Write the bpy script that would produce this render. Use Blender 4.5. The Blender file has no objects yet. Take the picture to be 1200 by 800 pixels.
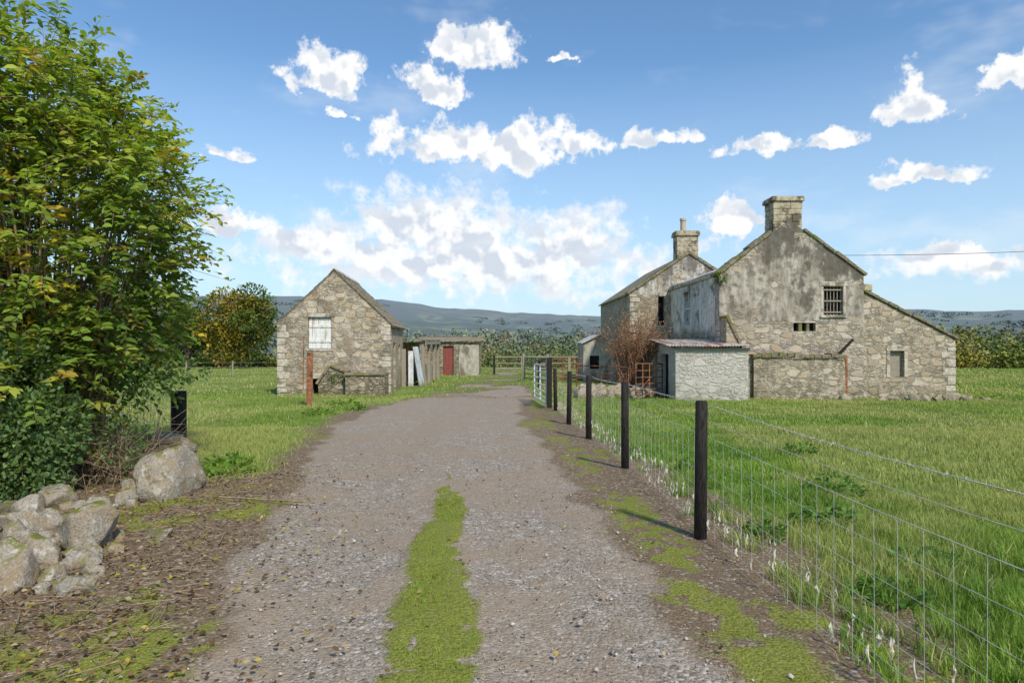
import bpy, math, random
import numpy as np
from mathutils import Vector, Matrix, noise as mnoise
random.seed(7); rng=np.random.default_rng(7)
scene=bpy.context.scene
COL=scene.collection
# ---------------------------------------------------------------- helpers
def nd(nt,t,ins=None,**props):
    n=nt.nodes.new(t)
    for k,v in props.items(): setattr(n,k,v)
    if ins:
        for k,v in ins.items():
            s=n.inputs[k]
            if isinstance(v,bpy.types.NodeSocket): nt.links.new(v,s)
            else: s.default_value=v
    return n
def rgb(c): return (c[0],c[1],c[2],1.0)
def mix(nt,f,a,b,blend='MIX'):
    n=nt.nodes.new('ShaderNodeMix'); n.data_type='RGBA'; n.blend_type=blend
    for i,v in ((0,f),(6,a),(7,b)):
        if isinstance(v,bpy.types.NodeSocket): nt.links.new(v,n.inputs[i])
        elif i==0: n.inputs[0].default_value=v
        else: n.inputs[i].default_value=rgb(v)
    return n.outputs[2]
def mth(nt,op,a,b=None,clamp=False):
    n=nt.nodes.new('ShaderNodeMath'); n.operation=op; n.use_clamp=clamp
    for i,v in ((0,a),(1,b)):
        if v is None: continue
        if isinstance(v,bpy.types.NodeSocket): nt.links.new(v,n.inputs[i])
        else: n.inputs[i].default_value=v
    return n.outputs[0]
def vm(nt,op,a,b=None,c=None):
    n=nt.nodes.new('ShaderNodeVectorMath'); n.operation=op
    for i,v in ((0,a),(1,b),(2,c)):
        if v is None: continue
        if isinstance(v,bpy.types.NodeSocket): nt.links.new(v,n.inputs[i])
        else: n.inputs[i].default_value=v
    return n.outputs[1] if op=='LENGTH' else n.outputs[0]
def mr(nt,v,a,b,c=0.0,d=1.0,smooth=True):
    n=nd(nt,'ShaderNodeMapRange',{'From Min':a,'From Max':b,'To Min':c,'To Max':d})
    if smooth: n.interpolation_type='SMOOTHSTEP'
    nt.links.new(v,n.inputs['Value']); return n.outputs[0]
def noi(nt,vec,scale,detail=4,rough=0.55,dist=0.0,dim='3D'):
    n=nd(nt,'ShaderNodeTexNoise',{'Vector':vec,'Scale':scale,'Detail':detail,'Roughness':rough,'Distortion':dist},noise_dimensions=dim)
    return n
def newmat(name,rough=0.9):
    m=bpy.data.materials.new(name); m.use_nodes=True
    nt=m.node_tree; p=nt.nodes['Principled BSDF']
    p.inputs['Roughness'].default_value=rough
    p.inputs['Specular IOR Level'].default_value=0.2
    return m,nt,p
def bump(nt,p,h,strength=0.5,dist=0.02):
    b=nd(nt,'ShaderNodeBump',{'Height':h,'Strength':strength,'Distance':dist})
    nt.links.new(b.outputs[0],p.inputs['Normal'])
def simple(name,c1,c2,scale=6,rough=0.85,bs=0.3,c3=None,stretch=(1,1,1),s3=2.0,metal=0):
    m,nt,p=newmat(name,rough)
    g=nt.nodes.new('ShaderNodeNewGeometry')
    v=vm(nt,'MULTIPLY',g.outputs['Position'],stretch)
    n=noi(nt,v,scale,6,0.65)
    c=mix(nt,mr(nt,n.outputs[0],0.35,0.65),c1,c2)
    if c3:
        n3=noi(nt,v,s3,5,0.6)
        c=mix(nt,mr(nt,n3.outputs[0],0.5,0.62),c,c3)
    nt.links.new(c,p.inputs['Base Color']); p.inputs['Metallic'].default_value=metal
    bump(nt,p,n.outputs[0],bs,0.02)
    return m
def npmesh(name,V,F,mat,col=None,smooth=False,parent=None,link=True):
    V=np.asarray(V,dtype=np.float32); F=np.asarray(F,dtype=np.int32)
    me=bpy.data.meshes.new(name)
    me.vertices.add(len(V)); me.vertices.foreach_set('co',V.ravel())
    me.loops.add(F.size); me.loops.foreach_set('vertex_index',F.ravel())
    me.polygons.add(len(F)); me.polygons.foreach_set('loop_start',np.arange(len(F),dtype=np.int32)*F.shape[1])
    me.update(calc_edges=True)
    if col is not None:
        a=me.color_attributes.new('col','FLOAT_COLOR','POINT')
        c=np.ones((len(V),4),dtype=np.float32); c[:,:col.shape[1]]=col
        a.data.foreach_set('color',c.ravel())
    if smooth: me.polygons.foreach_set('use_smooth',np.ones(len(F),dtype=bool))
    if mat: me.materials.append(mat)
    ob=bpy.data.objects.new(name,me)
    COL.objects.link(ob)
    if parent: ob.parent=parent
    return ob
def pymesh(name,V,F,mat,parent=None,smooth=False):
    me=bpy.data.meshes.new(name); me.from_pydata([tuple(v) for v in V],[],F); me.update()
    if smooth:
        for p in me.polygons: p.use_smooth=True
    if mat: me.materials.append(mat)
    ob=bpy.data.objects.new(name,me); COL.objects.link(ob)
    if parent: ob.parent=parent
    return ob
def empty(name,loc=(0,0,0),rz=0):
    e=bpy.data.objects.new(name,None); COL.objects.link(e); e.location=loc; e.rotation_euler=(0,0,rz); e.empty_display_size=0.3
    return e
def prism(name,poly,y0,y1,mat,parent=None):
    n=len(poly)
    V=[(x,y0,z) for x,z in poly]+[(x,y1,z) for x,z in poly]
    F=[list(range(n)),list(range(2*n-1,n-1,-1))]
    for i in range(n):
        j=(i+1)%n; F.append([i,i+n,j+n,j])
    ob=pymesh(name,V,F,mat,parent)
    import bmesh
    bm=bmesh.new(); bm.from_mesh(ob.data); bmesh.ops.recalc_face_normals(bm,faces=bm.faces[:]); bm.to_mesh(ob.data); bm.free()
    return ob
def box(name,x0,x1,y0,y1,z0,z1,mat,parent=None,bev=0):
    ob=prism(name,[(x0,z0),(x1,z0),(x1,z1),(x0,z1)],y0,y1,mat,parent)
    if bev:
        b=ob.modifiers.new('b','BEVEL'); b.width=bev; b.segments=1
    return ob
def cut(ob,boxes):
    cs=[]
    for b in boxes:
        c=box('cutter',*b,None); c.parent=ob.parent; cs.append(c)
        m=ob.modifiers.new('bo','BOOLEAN'); m.object=c; m.operation='DIFFERENCE'; m.solver='EXACT'
    bpy.context.view_layer.update()
    dg=bpy.context.evaluated_depsgraph_get()
    me=bpy.data.meshes.new_from_object(ob.evaluated_get(dg))
    ob.modifiers.clear(); ob.data=me
    for c in cs: bpy.data.objects.remove(c)
def fbm(x,y,s,seed=0,oct=4):
    x=np.asarray(x,dtype=float)/s; y=np.asarray(y,dtype=float)/s; out=np.zeros_like(x); a=1; tot=0
    for o in range(oct):
        xi=np.floor(x).astype(np.int64); yi=np.floor(y).astype(np.int64); fx=x-xi; fy=y-yi
        fx=fx*fx*(3-2*fx); fy=fy*fy*(3-2*fy)
        def h(i,j):
            n=(i*374761393+j*668265263+(seed+o)*2147483)&0xffffffff
            n=((n^(n>>13))*1274126177)&0xffffffff
            return ((n^(n>>16))&0xffff)/65535.0
        v=(h(xi,yi)*(1-fx)+h(xi+1,yi)*fx)*(1-fy)+(h(xi,yi+1)*(1-fx)+h(xi+1,yi+1)*fx)*fy
        out+=a*v; tot+=a; a*=0.5; x=x*2.03+11.3; y=y*2.03+5.7
    return out/tot
def ss(x,a,b):
    t=np.clip((x-a)/(b-a),0,1); return t*t*(3-2*t)
def tubes(segs,r,sides=4):
    S=np.asarray(segs,dtype=float); A=S[:,0]; B=S[:,1]; d=B-A; L=np.linalg.norm(d,axis=1,keepdims=True); d=d/np.maximum(L,1e-9)
    up=np.where(np.abs(d[:,2:3])>0.9,np.array([[1.,0,0]]),np.array([[0,0,1.]]))
    u=np.cross(d,up); u/=np.linalg.norm(u,axis=1,keepdims=True); v=np.cross(d,u)
    r=np.broadcast_to(np.asarray(r,dtype=float),(len(S),2)) if np.ndim(r)!=1 else np.stack([r,r],1)
    V=[]
    for e,P in ((0,A),(1,B)):
        for k in range(sides):
            a=2*math.pi*k/sides
            V.append(P+(u*math.cos(a)+v*math.sin(a))*r[:,e:e+1])
    V=np.stack(V,1).reshape(-1,3)
    base=(np.arange(len(S))*2*sides)[:,None]
    F=[]
    for k in range(sides):
        k2=(k+1)%sides
        F.append(base+np.array([[k,k2,k2+sides,k+sides]]))
    F=np.stack(F,1).reshape(-1,4)
    return V,F
# ---------------------------------------------------------------- terrain functions
SK_AZ=np.radians([-60,-35,-25,-20,-15,-9,-4,0,4,8,14,20,25,30,36,45,70])
SK_PX=np.array([38,42,46,53,51,44,38,34,30,28,28,29,32,33,31,32,34.])
PR_S=[0,5.7,9,12,18,25,45,62,80,120,200,400,800,1400]
PR_Z=[0,0,-.04,-.10,-.22,-.40,-.60,-.70,-1.9,-6,-15,-32,-45,-30]
def H(x,y):
    x=np.asarray(x,dtype=float); y=np.asarray(y,dtype=float)
    s=np.hypot(0.55*x,y); r=np.hypot(x,y)
    z=np.interp(s,PR_S,PR_Z)
    az=np.arctan2(x,np.where(y==0,1e-6,y))
    sk=np.interp(az,SK_AZ,SK_PX)+ (fbm(az*57.3,az*0+3,5.0,3,5)-.5)*12
    top=1.65+sk/800*3800
    t=np.clip((r-1400)/(3800-1400),0,1)
    far=-30+(top+30)*(t**1.15)+ (fbm(x,y,700,5,4)-.5)*110*np.sin(t*math.pi)
    far=np.where(r>3800,top-(r-3800)*0.12,far)
    z=np.where(r>1400,far,z)
    z=z+(fbm(x,y,2.5,1,3)-.5)*0.06*ss(r,1,6)*(r<300)
    return z
YL=[0,3.3,5,6.6,8.8,13.4,17,21,24,28,45,60]
XL=[-1.6,-1.75,-2.1,-2.45,-2.85,-3.7,-4.0,-3.9,-3.7,-3.0,-2.0,-2]
XR=[1.1,1.05,.95,.85,.7,.42,.25,.5,.9,.7,.6,.2]
FY=[-3,2.0,5.68,9,12.1,14.6,18.4]
FX=[2.0,1.75,1.57,1.49,1.36,1.22,1.17]
def fenceX(y): return np.interp(y,FY,FX)
def masks(x,y):
    x=np.asarray(x,dtype=float); y=np.asarray(y,dtype=float)
    L=np.interp(y,YL,XL); R=np.interp(y,YL,XR)
    n=(fbm(x,y,.8,11,4)-.5)*1.1
    gr=ss(x-L+n*.7,-.15,.45)*(1-ss(x-R+n*.6,-.35,.2))
    far=ss(y,22.5,27)
    gr=gr*(1-far*0.8*ss(fbm(x,y,3,21,3),.36,.5))
    cs=np.interp(y,[2,3.3,6.9,9],[-.42,-.43,-.66,-.8])+(fbm(y,y*0,1.1,22,2)-.5)*.12
    hw=np.interp(y,[2,3.3,6.9,7.9,8.8],[.30,.27,.17,.10,.0])
    fn=fbm(x,y,.13,23,3); 
    strip=(1-ss(np.abs(x-cs)+n*.16,hw*.45,hw*1.4+.01))*(y<8.8)*(y>0)
    strip=strip*ss(fn+strip*.36-ss(y,4.8,8.6)*.18,.48,.68)
    gR=ss(x-(fenceX(y)+np.interp(y,[0,4,7,10,18],[.75,.62,.6,.45,.2]))+n*.6,-.2,.35)
    gL=ss(-(x-(L-.25))+n*.8,-.2,.5)*ss(y+n*1.2+ .0*x,7.6,8.8)
    yard=ss(y,19,22)*(1-gr)
    back=ss(-y,-1,2)
    g=np.maximum(np.maximum(gR,gL),np.maximum(yard*0.85,back*(np.abs(x)>2)))
    g=np.clip(g,0,1)*(1-gr)
    fm=fbm(x,y,.16,39,3)
    mo=ss(fbm(x,y,.5,31,4),.43,.66)
    mo=mo*(1-g)*(1-gr)*(.3+.7*ss(fbm(x,y,1.6,35,2),.38,.58))
    edge=np.exp(-((x-R-.30)/.26)**2)*(y>2)*(y<20)*ss(fbm(x,y,.6,37,3),.25,.5)
    edgeL=np.exp(-((x-L+.25)/.25)**2)*(y>2)*ss(fbm(x,y,.5,38,3),.42,.65)*.8
    mo=np.clip(np.maximum(np.maximum(mo,edge),edgeL)*(1-g),0,1)*ss(fm,.34,.54)
    mo=np.maximum(mo,strip)
    gr=gr*(1-strip)
    return gr,g,mo,strip
# ---------------------------------------------------------------- ground material
def ground_material(name,farm):
    m,nt,p=newmat(name,0.95)
    g=nt.nodes.new('ShaderNodeNewGeometry').outputs['Position']
    if farm:
        n5=noi(nt,g,.0045,5,.6); pv=vm(nt,'ADD',vm(nt,'MULTIPLY',g,(1,1,0)),vm(nt,'MULTIPLY',n5.outputs[1],(160,160,0)))
        v5=nd(nt,'ShaderNodeTexVoronoi',{'Vector':pv,'Scale':.0065})
        v5e=nd(nt,'ShaderNodeTexVoronoi',{'Vector':pv,'Scale':.0065},feature='DISTANCE_TO_EDGE')
        s5=nd(nt,'ShaderNodeSeparateColor',{0:v5.outputs['Color']})
        f=mix(nt,s5.outputs[0],(.10,.16,.04),(.24,.25,.09))
        f=mix(nt,mr(nt,v5e.outputs[0],.03,.10,1,0),f,(.04,.055,.022))
        nw=noi(nt,g,.0025,6,.65)
        f=mix(nt,mr(nt,nw.outputs[0],.43,.52),f,(.045,.06,.028))
        lz=nd(nt,'ShaderNodeSeparateXYZ',{0:g})
        f=mix(nt,mr(nt,lz.outputs[2],50,160,0,.6),f,(.075,.075,.05))
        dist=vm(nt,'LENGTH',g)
        f=mix(nt,mr(nt,dist,300,4200,0.08,0.64,False),f,(.24,.295,.34))  # aerial haze painted into the base colour, bluer with distance
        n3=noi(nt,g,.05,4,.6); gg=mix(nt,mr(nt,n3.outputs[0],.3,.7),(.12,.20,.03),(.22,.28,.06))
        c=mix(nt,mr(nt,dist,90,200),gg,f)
        nt.links.new(c,p.inputs['Base Color']); return m
    at=nd(nt,'ShaderNodeAttribute',attribute_name='col'); sp=nd(nt,'ShaderNodeSeparateColor',{0:at.outputs['Color']})
    R,G,B=sp.outputs[0],sp.outputs[1],sp.outputs[2]
    nf=noi(nt,g,60,3,.7); nm=noi(nt,g,7,4,.6); nl=noi(nt,g,.9,3,.6)
    vor=nd(nt,'ShaderNodeTexVoronoi',{'Vector':g,'Scale':44.0}); vs=nd(nt,'ShaderNodeSeparateColor',{0:vor.outputs['Color']})
    vor2=nd(nt,'ShaderNodeTexVoronoi',{'Vector':g,'Scale':105.0}); vs2=nd(nt,'ShaderNodeSeparateColor',{0:vor2.outputs['Color']})
    c=mix(nt,mr(nt,vs2.outputs[0],.1,.95),(.22,.182,.14),(.44,.385,.315))
    c=mix(nt,mr(nt,vs.outputs[1],.80,.98),c,(.56,.505,.43))
    c=mix(nt,mr(nt,vs.outputs[2],.80,.98,0,.7),c,(.12,.105,.085))
    c=mix(nt,mr(nt,nm.outputs[0],.42,.66,0,.5),c,(.23,.17,.112))
    gravel=mix(nt,mr(nt,nl.outputs[0],.38,.60,0,.7),c,(.33,.25,.172))
    d=mix(nt,mr(nt,nf.outputs[0],.35,.65),(.12,.08,.046),(.26,.19,.12))
    d=mix(nt,mr(nt,nm.outputs[0],.45,.65,0,.7),d,(.18,.128,.08))
    d=mix(nt,mr(nt,vs.outputs[0],.86,.92),d,(.36,.30,.23))
    mo=mix(nt,mr(nt,nf.outputs[0],.35,.65),(.14,.16,.022),(.27,.30,.04))
    gg=mix(nt,mr(nt,nf.outputs[0],.3,.7),(.08,.14,.02),(.18,.26,.04))
    n3=noi(nt,g,.35,4,.6)
    gg=mix(nt,mr(nt,n3.outputs[0],.4,.65,0,.6),gg,(.26,.30,.08))
    e=mth(nt,'MULTIPLY',mth(nt,'SUBTRACT',nm.outputs[0],.5),.9)
    e=mth(nt,'ADD',e,mth(nt,'MULTIPLY',mth(nt,'SUBTRACT',nf.outputs[0],.5),.5))
    def shp(s): return mr(nt,mth(nt,'ADD',s,e),.25,.75)
    c=mix(nt,shp(R),d,gravel)
    c=mix(nt,mth(nt,'MULTIPLY',shp(B),.85),c,mo)
    c=mix(nt,shp(G),c,gg)
    nt.links.new(c,p.inputs['Base Color'])
    h=mth(nt,'ADD',mth(nt,'MULTIPLY',vor.outputs['Distance'],-.8),mth(nt,'ADD',nf.outputs[0],mth(nt,'MULTIPLY',nm.outputs[0],1.5)))
    b=nd(nt,'ShaderNodeBump',{'Height':h,'Distance':.018,'Strength':.7})
    nt.links.new(b.outputs[0],p.inputs['Normal'])
    return m
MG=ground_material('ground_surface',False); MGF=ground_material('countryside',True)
NA=900
rr=np.concatenate([[.4],np.geomspace(.8,6500,300)])
az=np.linspace(0,2*math.pi,NA,endpoint=False)
Rg,Ag=np.meshgrid(rr,az,indexing='ij')
X=Rg*np.sin(Ag); Y=Rg*np.cos(Ag); Z=H(X,Y)
V=np.stack([X,Y,Z],-1).reshape(-1,3)
i,j=np.meshgrid(np.arange(len(rr)-1),np.arange(NA),indexing='ij')
a=i*NA+j; b=i*NA+(j+1)%NA; c_=(i+1)*NA+(j+1)%NA; d_=(i+1)*NA+j
F=np.stack([a,d_,c_,b],-1).reshape(-1,4)
gr,g,mo,st=masks(V[:,0],V[:,1])
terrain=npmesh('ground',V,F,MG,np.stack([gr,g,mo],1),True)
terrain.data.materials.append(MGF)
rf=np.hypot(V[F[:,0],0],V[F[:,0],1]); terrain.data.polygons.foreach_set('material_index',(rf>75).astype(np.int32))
xs=np.arange(-4.9,2.0,.045); ys=np.arange(1.2,30,.06)
Xg,Yg=np.meshgrid(xs,ys,indexing='ij'); 
Rr=fenceX(Yg)+.3; 
Xg=np.minimum(Xg,Rr)
x_=Xg.ravel(); y_=Yg.ravel()
gr,g,mo,st=masks(x_,y_)
Zg=H(x_,y_)+.02+ (fbm(x_,y_,.12,41,3)-.5)*.012*gr + (1-gr)*(fbm(x_,y_,.3,42,4)-.4)*.045 + st*.012
cs=np.interp(y_,[2,3.3,6.9,9,20],[-.42,-.43,-.66,-.85,-1.6])
Zg-= .018*np.exp(-((np.abs(x_-cs)-.75)/.3)**2)*gr
ed=np.minimum.reduce([x_+4.9,fenceX(y_)+.3-x_,y_-1.2,29.94-y_]); Zg-=.02*(1-ss(ed,0,.2))+.01*(ed<=.001)
V=np.stack([x_,y_,Zg],-1); nx,ny=len(xs),len(ys)
i,j=np.meshgrid(np.arange(nx-1),np.arange(ny-1),indexing='ij'); a=i*ny+j
F=np.stack([a,a+ny,a+ny+1,a+1],-1).reshape(-1,4)
w=(V[F[:,1],0]-V[F[:,0],0])>1e-4; F=F[w]
npmesh('gravel_track',V,F,MG,np.stack([gr,g,mo],1),True)
# ---------------------------------------------------------------- foliage material
def leafmat(name,trans=.35,rough=.6):
    m=bpy.data.materials.new(name); m.use_nodes=True; nt=m.node_tree; p=nt.nodes['Principled BSDF']
    p.inputs['Roughness'].default_value=rough; p.inputs['Specular IOR Level'].default_value=.25
    at=nd(nt,'ShaderNodeAttribute',attribute_name='col')
    if trans is None:
        df=nd(nt,'ShaderNodeBsdfDiffuse'); nt.links.new(at.outputs['Color'],df.inputs[0]); nt.links.new(df.outputs[0],nt.nodes['Material Output'].inputs[0]); return m
    nt.links.new(at.outputs['Color'],p.inputs['Base Color'])
    if trans:
        tr=nd(nt,'ShaderNodeBsdfTranslucent'); c2=mix(nt,1.0,at.outputs['Color'],(1.5,1.4,.6),'MULTIPLY'); nt.links.new(c2,tr.inputs[0])
        mx=nd(nt,'ShaderNodeMixShader',{0:trans}); nt.links.new(p.outputs[0],mx.inputs[1]); nt.links.new(tr.outputs[0],mx.inputs[2])
        nt.links.new(mx.outputs[0],nt.nodes['Material Output'].inputs[0])
    return m
ML=leafmat('leaves',.4); MGR=leafmat('grass_blades',.3,.7); MLF=leafmat('distant_leaves',None)
def unit(v): return v/np.maximum(np.linalg.norm(v,axis=-1,keepdims=True),1e-9)
def leaves(P,D,N,L,W,C,cup=.15):
    D=unit(D); S=unit(np.cross(D,N)); Nn=np.cross(S,D)
    L=L[:,None]; W=W[:,None]
    pts=[P, P+D*L*.3+S*W*.45+Nn*W*cup, P+D*L*.65+S*W*.4+Nn*W*cup, P+D*L-Nn*L*.12, P+D*L*.65-S*W*.4+Nn*W*cup, P+D*L*.3-S*W*.45+Nn*W*cup]
    V=np.stack(pts,1).reshape(-1,3); F=np.arange(len(V)).reshape(-1,6)
    return V,F,np.repeat(C,6,0)
# ---------------------------------------------------------------- grass
def blades(x,y,h,w,C,zoff=0,lean=.5):
    n=len(x); z=H(x,y)+zoff
    a=rng.uniform(0,2*math.pi,n); l=rng.uniform(0,1,n)**.7*lean*h
    dx=np.cos(a)*l; dy=np.sin(a)*l; b=rng.uniform(0,2*math.pi,n); wx=np.cos(b)*w/2; wy=np.sin(b)*w/2
    P0=np.stack([x-wx,y-wy,z],1); P1=np.stack([x+wx,y+wy,z],1)
    M0=np.stack([x-wx*.7+dx*.35,y-wy*.7+dy*.35,z+h*.6],1); M1=np.stack([x+wx*.7+dx*.35,y+wy*.7+dy*.35,z+h*.6],1)
    T0=np.stack([x+dx-wx*.1,y+dy-wy*.1,z+h*.95],1);T1=np.stack([x+dx+wx*.1,y+dy+wy*.1,z+h*.95],1)
    V=np.stack([P0,P1,M1,M0,T1,T0],1).reshape(-1,3)
    B=(np.arange(n)*6)[:,None]
    F=np.concatenate([B+np.array([[0,1,2,3]]),B+np.array([[3,2,4,5]])],0)
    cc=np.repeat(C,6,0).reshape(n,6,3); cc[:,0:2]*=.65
    return V,F,cc.reshape(-1,3)
def grasscol(x,y,n):
    t=fbm(x,y,1.8,51,3)[:,None]; u=fbm(x,y,.35,52,2)[:,None]; r=rng.uniform(0,1,(n,1))
    A=np.array([[.12,.26,.025]]);Bc=np.array([[.24,.38,.05]]);Y_=np.array([[.46,.46,.17]]);S=np.array([[.50,.46,.24]])
    c=A+(Bc-A)*ss(t*.6+u*.4,.3,.65); c=c+(Y_-c)*np.clip(ss(fbm(x,y,2.6,53,4),.44,.62)[:,None]*.65+ss(np.hypot(x,y),8,24)[:,None]*.35,0,.85)
    c=np.where(r>.94,S,c); return c*rng.uniform(.75,1.25,(n,1))
parts=[]
def patch(n,x0,x1,y0,y1,h,w,cond=None,lean=.6):
    y=rng.uniform(y0,y1,n); x=rng.uniform(x0,x1,n)
    k=(np.abs(x)<y*.85+1.2); x=x[k];y=y[k]
    gr,g,mo,st=masks(x,y); pr=g*(.35+.65*ss(fbm(x,y,.5,61,3),.3,.5)); k=rng.uniform(0,1,len(x))<pr
    if cond is not None: k&=cond(x,y)
    x=x[k];y=y[k]; n=len(x)
    hh=h*rng.uniform(.5,1.3,n)*(.25+1.5*fbm(x,y,.6,62,3)); parts.append(blades(x,y,hh,w*rng.uniform(.7,1.3,n),grasscol(x,y,n),0,lean))
nb=lambda x,y: ~(((x>7.3)&(x<16.2)&(y>24.3))|((x>5.3)&(x<8)&(y>22.8))|((x>-9.2)&(x<-4.6)&(y>26.4)&(y<34)))
patch(140000,1.8,7.2,2.2,7.5,.075,.006)
patch(110000,1.6,12.5,7,14,.078,.010)
patch(90000,1.2,20.5,13,24,.078,.017,nb)
patch(50000,1.0,36,23,42,.09,.035,nb)
patch(40000,12,50,25,62,.11,.07,lambda x,y:nb(x,y))
patch(50000,-6.5,-2.6,7.5,14,.075,.010)
patch(50000,-12,-2.5,13,26,.075,.016,nb)
patch(40000,-40,1.5,24,62,.09,.05,nb)
V=np.concatenate([p[0] for p in parts]); off=0; Fs=[]
for p in parts: Fs.append(p[1]+off); off+=len(p[0])
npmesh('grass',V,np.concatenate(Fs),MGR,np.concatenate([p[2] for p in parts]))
y=rng.uniform(2.2,14,300000); x=rng.uniform(-4,1.9,300000); k=np.abs(x)<y*.8+.5; x=x[k];y=y[k]
gr,g,mo,st=masks(x,y); k=rng.uniform(0,1,len(x))<np.clip(mo*1.1-.15,0,1)*np.where(st>.3,.9,.3)*np.clip(9/y,0,1); x=x[k];y=y[k];st=st[k];n=len(x)
hh=rng.uniform(.006,.022,n)*(1+.8*st); C=np.array([[.19,.22,.03]])+rng.uniform(0,1,(n,1))*np.array([[.12,.13,.015]])
C=np.where(st[:,None]>.3,np.array([[.24,.36,.035]])*rng.uniform(.6,1.4,(n,1)),C)
C=np.where(rng.uniform(0,1,(n,1))>.9,np.array([[.34,.29,.13]]),C)
V,F,C=blades(x,y,hh,rng.uniform(.003,.006,n),C,.022,.8)
npmesh('moss',V,F,MGR,C)
tx=[];ty=[];th=[]
for k in range(110):
    yy=random.uniform(2.6,17) if k<75 else random.uniform(2.4,5); xx=float(fenceX(yy))+random.uniform(.15,.9 if k<75 else 2.6)
    n=60; tx.append(rng.normal(xx,.06,n)); ty.append(rng.normal(yy,.06,n)); th.append(rng.uniform(.08,.24,n)*random.uniform(.6,1))
for k in range(60):
    yy=random.uniform(8.5,20); xx=float(np.interp(yy,YL,XL))-random.uniform(.4,2.2); n=40
    tx.append(rng.normal(xx,.07,n)); ty.append(rng.normal(yy,.07,n)); th.append(rng.uniform(.06,.18,n))
tx=np.concatenate(tx);ty=np.concatenate(ty);th=np.concatenate(th)
V,F,C=blades(tx,ty,th,rng.uniform(.005,.009,len(tx)),grasscol(tx,ty,len(tx)),0,.9)
npmesh('tussock_grass',V,F,MGR,C)
def weedclump(name,pts,hrange,leafL,cols,per=90,mat=ML):
    Ps=[];Ds=[];Ls=[];Cs=[]
    for (px,py,r) in pts:
        n=int(per*r/.2); a=rng.uniform(0,6.28,n); q=np.sqrt(rng.uniform(0,1,n))*r
        X_=px+np.cos(a)*q; Y_=py+np.sin(a)*q; Z_=H(X_,Y_)+rng.uniform(.02,1,n)*rng.uniform(*hrange)*(1-(q/r)**2*.6)
        Ps.append(np.stack([X_,Y_,Z_],1)); Ds.append(np.stack([np.cos(a),np.sin(a),rng.uniform(-.3,.8,n)],1)+rng.normal(0,.5,(n,3))); Ls.append(rng.uniform(.6,1.2,n)*leafL)
        c=np.array(cols)[rng.integers(0,len(cols),n)]*rng.uniform(.7,1.3,(n,1)); Cs.append(c)
    P=np.concatenate(Ps);D=np.concatenate(Ds);L=np.concatenate(Ls);C=np.concatenate(Cs)
    N=rng.normal(0,.4,(len(P),3))+np.array([0,0,1.])
    V,F,C=leaves(P,D,N,L,L*.6,C); return npmesh(name,V,F,mat,C)
weedclump('nettles',[(float(fenceX(y))+dx,y,r) for y,dx,r in [(3.0,.75,.25),(3.3,1.2,.3),(2.9,1.5,.3),(4.4,.8,.22),(5.1,1.5,.25),(6.2,1.3,.3),(3.6,2.1,.22),(7.5,2.0,.3),(9,.9,.2),(5.7,.55,.15),(3.1,2.0,.3),(10.5,3,.3)]],(.1,.26),.06,[(.08,.19,.03),(.12,.26,.04),(.06,.14,.03)],150)
weedclump('dock_weeds',[(-4.9,17.3,.4),(-4.2,18.5,.3),(-3.6,8.6,.3),(-3.9,9.3,.35),(-5.2,21,.5),(-4.7,19.6,.4)],(.1,.3),.11,[(.14,.27,.035),(.2,.34,.05)],60)
n=9000; y=2.3+rng.uniform(0,1,n)**1.6*10; x=rng.uniform(-3.4,1.9,n); s=rng.uniform(.003,.009,n)*(1+ (rng.uniform(0,1,n)>.95)*1.3)
gr,g,mo,st=masks(x,y); k=(g<.5)&(st<.4)&((gr>.5)|(rng.uniform(0,1,n)<.35)); x=x[k];y=y[k];s=s[k];n=len(x)
o=np.array([[1,0,0],[0,1,0],[-1,0,0],[0,-1,0],[0,0,.7],[0,0,-.7]],float)
V=o[None]*s[:,None,None]*rng.uniform(.6,1.4,(n,6,1)); V[:,:,:2]+=rng.normal(0,.15,(n,6,2))*s[:,None,None]; V+=np.stack([x,y,H(x,y)+.022+s*.2],1)[:,None]
f=np.array([[0,1,4],[1,2,4],[2,3,4],[3,0,4],[1,0,5],[2,1,5],[3,2,5],[0,3,5]])
F=(np.arange(n)*6)[:,None,None]+f[None]; C=np.array([[.38,.335,.28]])*rng.uniform(.45,1.6,(n,1)); C=np.repeat(C,6,0)
mp,nt,p=newmat('pebble_stone'); at=nd(nt,'ShaderNodeAttribute',attribute_name='col'); nt.links.new(at.outputs[0],p.inputs[0])
npmesh('gravel_stones',V.reshape(-1,3),F.reshape(-1,3),mp,C)
n=4200; y=3+rng.uniform(0,1,n)**1.2*6.2; x=np.interp(y,YL,XL)-.9+rng.normal(0,.75,n)
x2=rng.uniform(-2,1.8,260); y2=rng.uniform(2.6,9,260); x=np.concatenate([x,x2]);y=np.concatenate([y,y2]);n=len(x)
P=np.stack([x,y,H(x,y)+rng.uniform(.035,.06,n)],1); D=rng.normal(0,1,(n,3)); D[:,2]*=.25; N=rng.normal(0,.3,(n,3))+np.array([0,0,1.])
cc=np.array([(.28,.17,.07),(.17,.10,.045),(.50,.42,.07),(.42,.29,.14),(.12,.075,.04),(.46,.40,.27)])[rng.integers(0,6,n)]*rng.uniform(.6,1.2,(n,1))
L=rng.uniform(.018,.05,n); V,F,C=leaves(P,D,N,L,L*.6,cc); npmesh('fallen_leaves',V,F,ML,C)
segs=[];rad=[]
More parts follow.
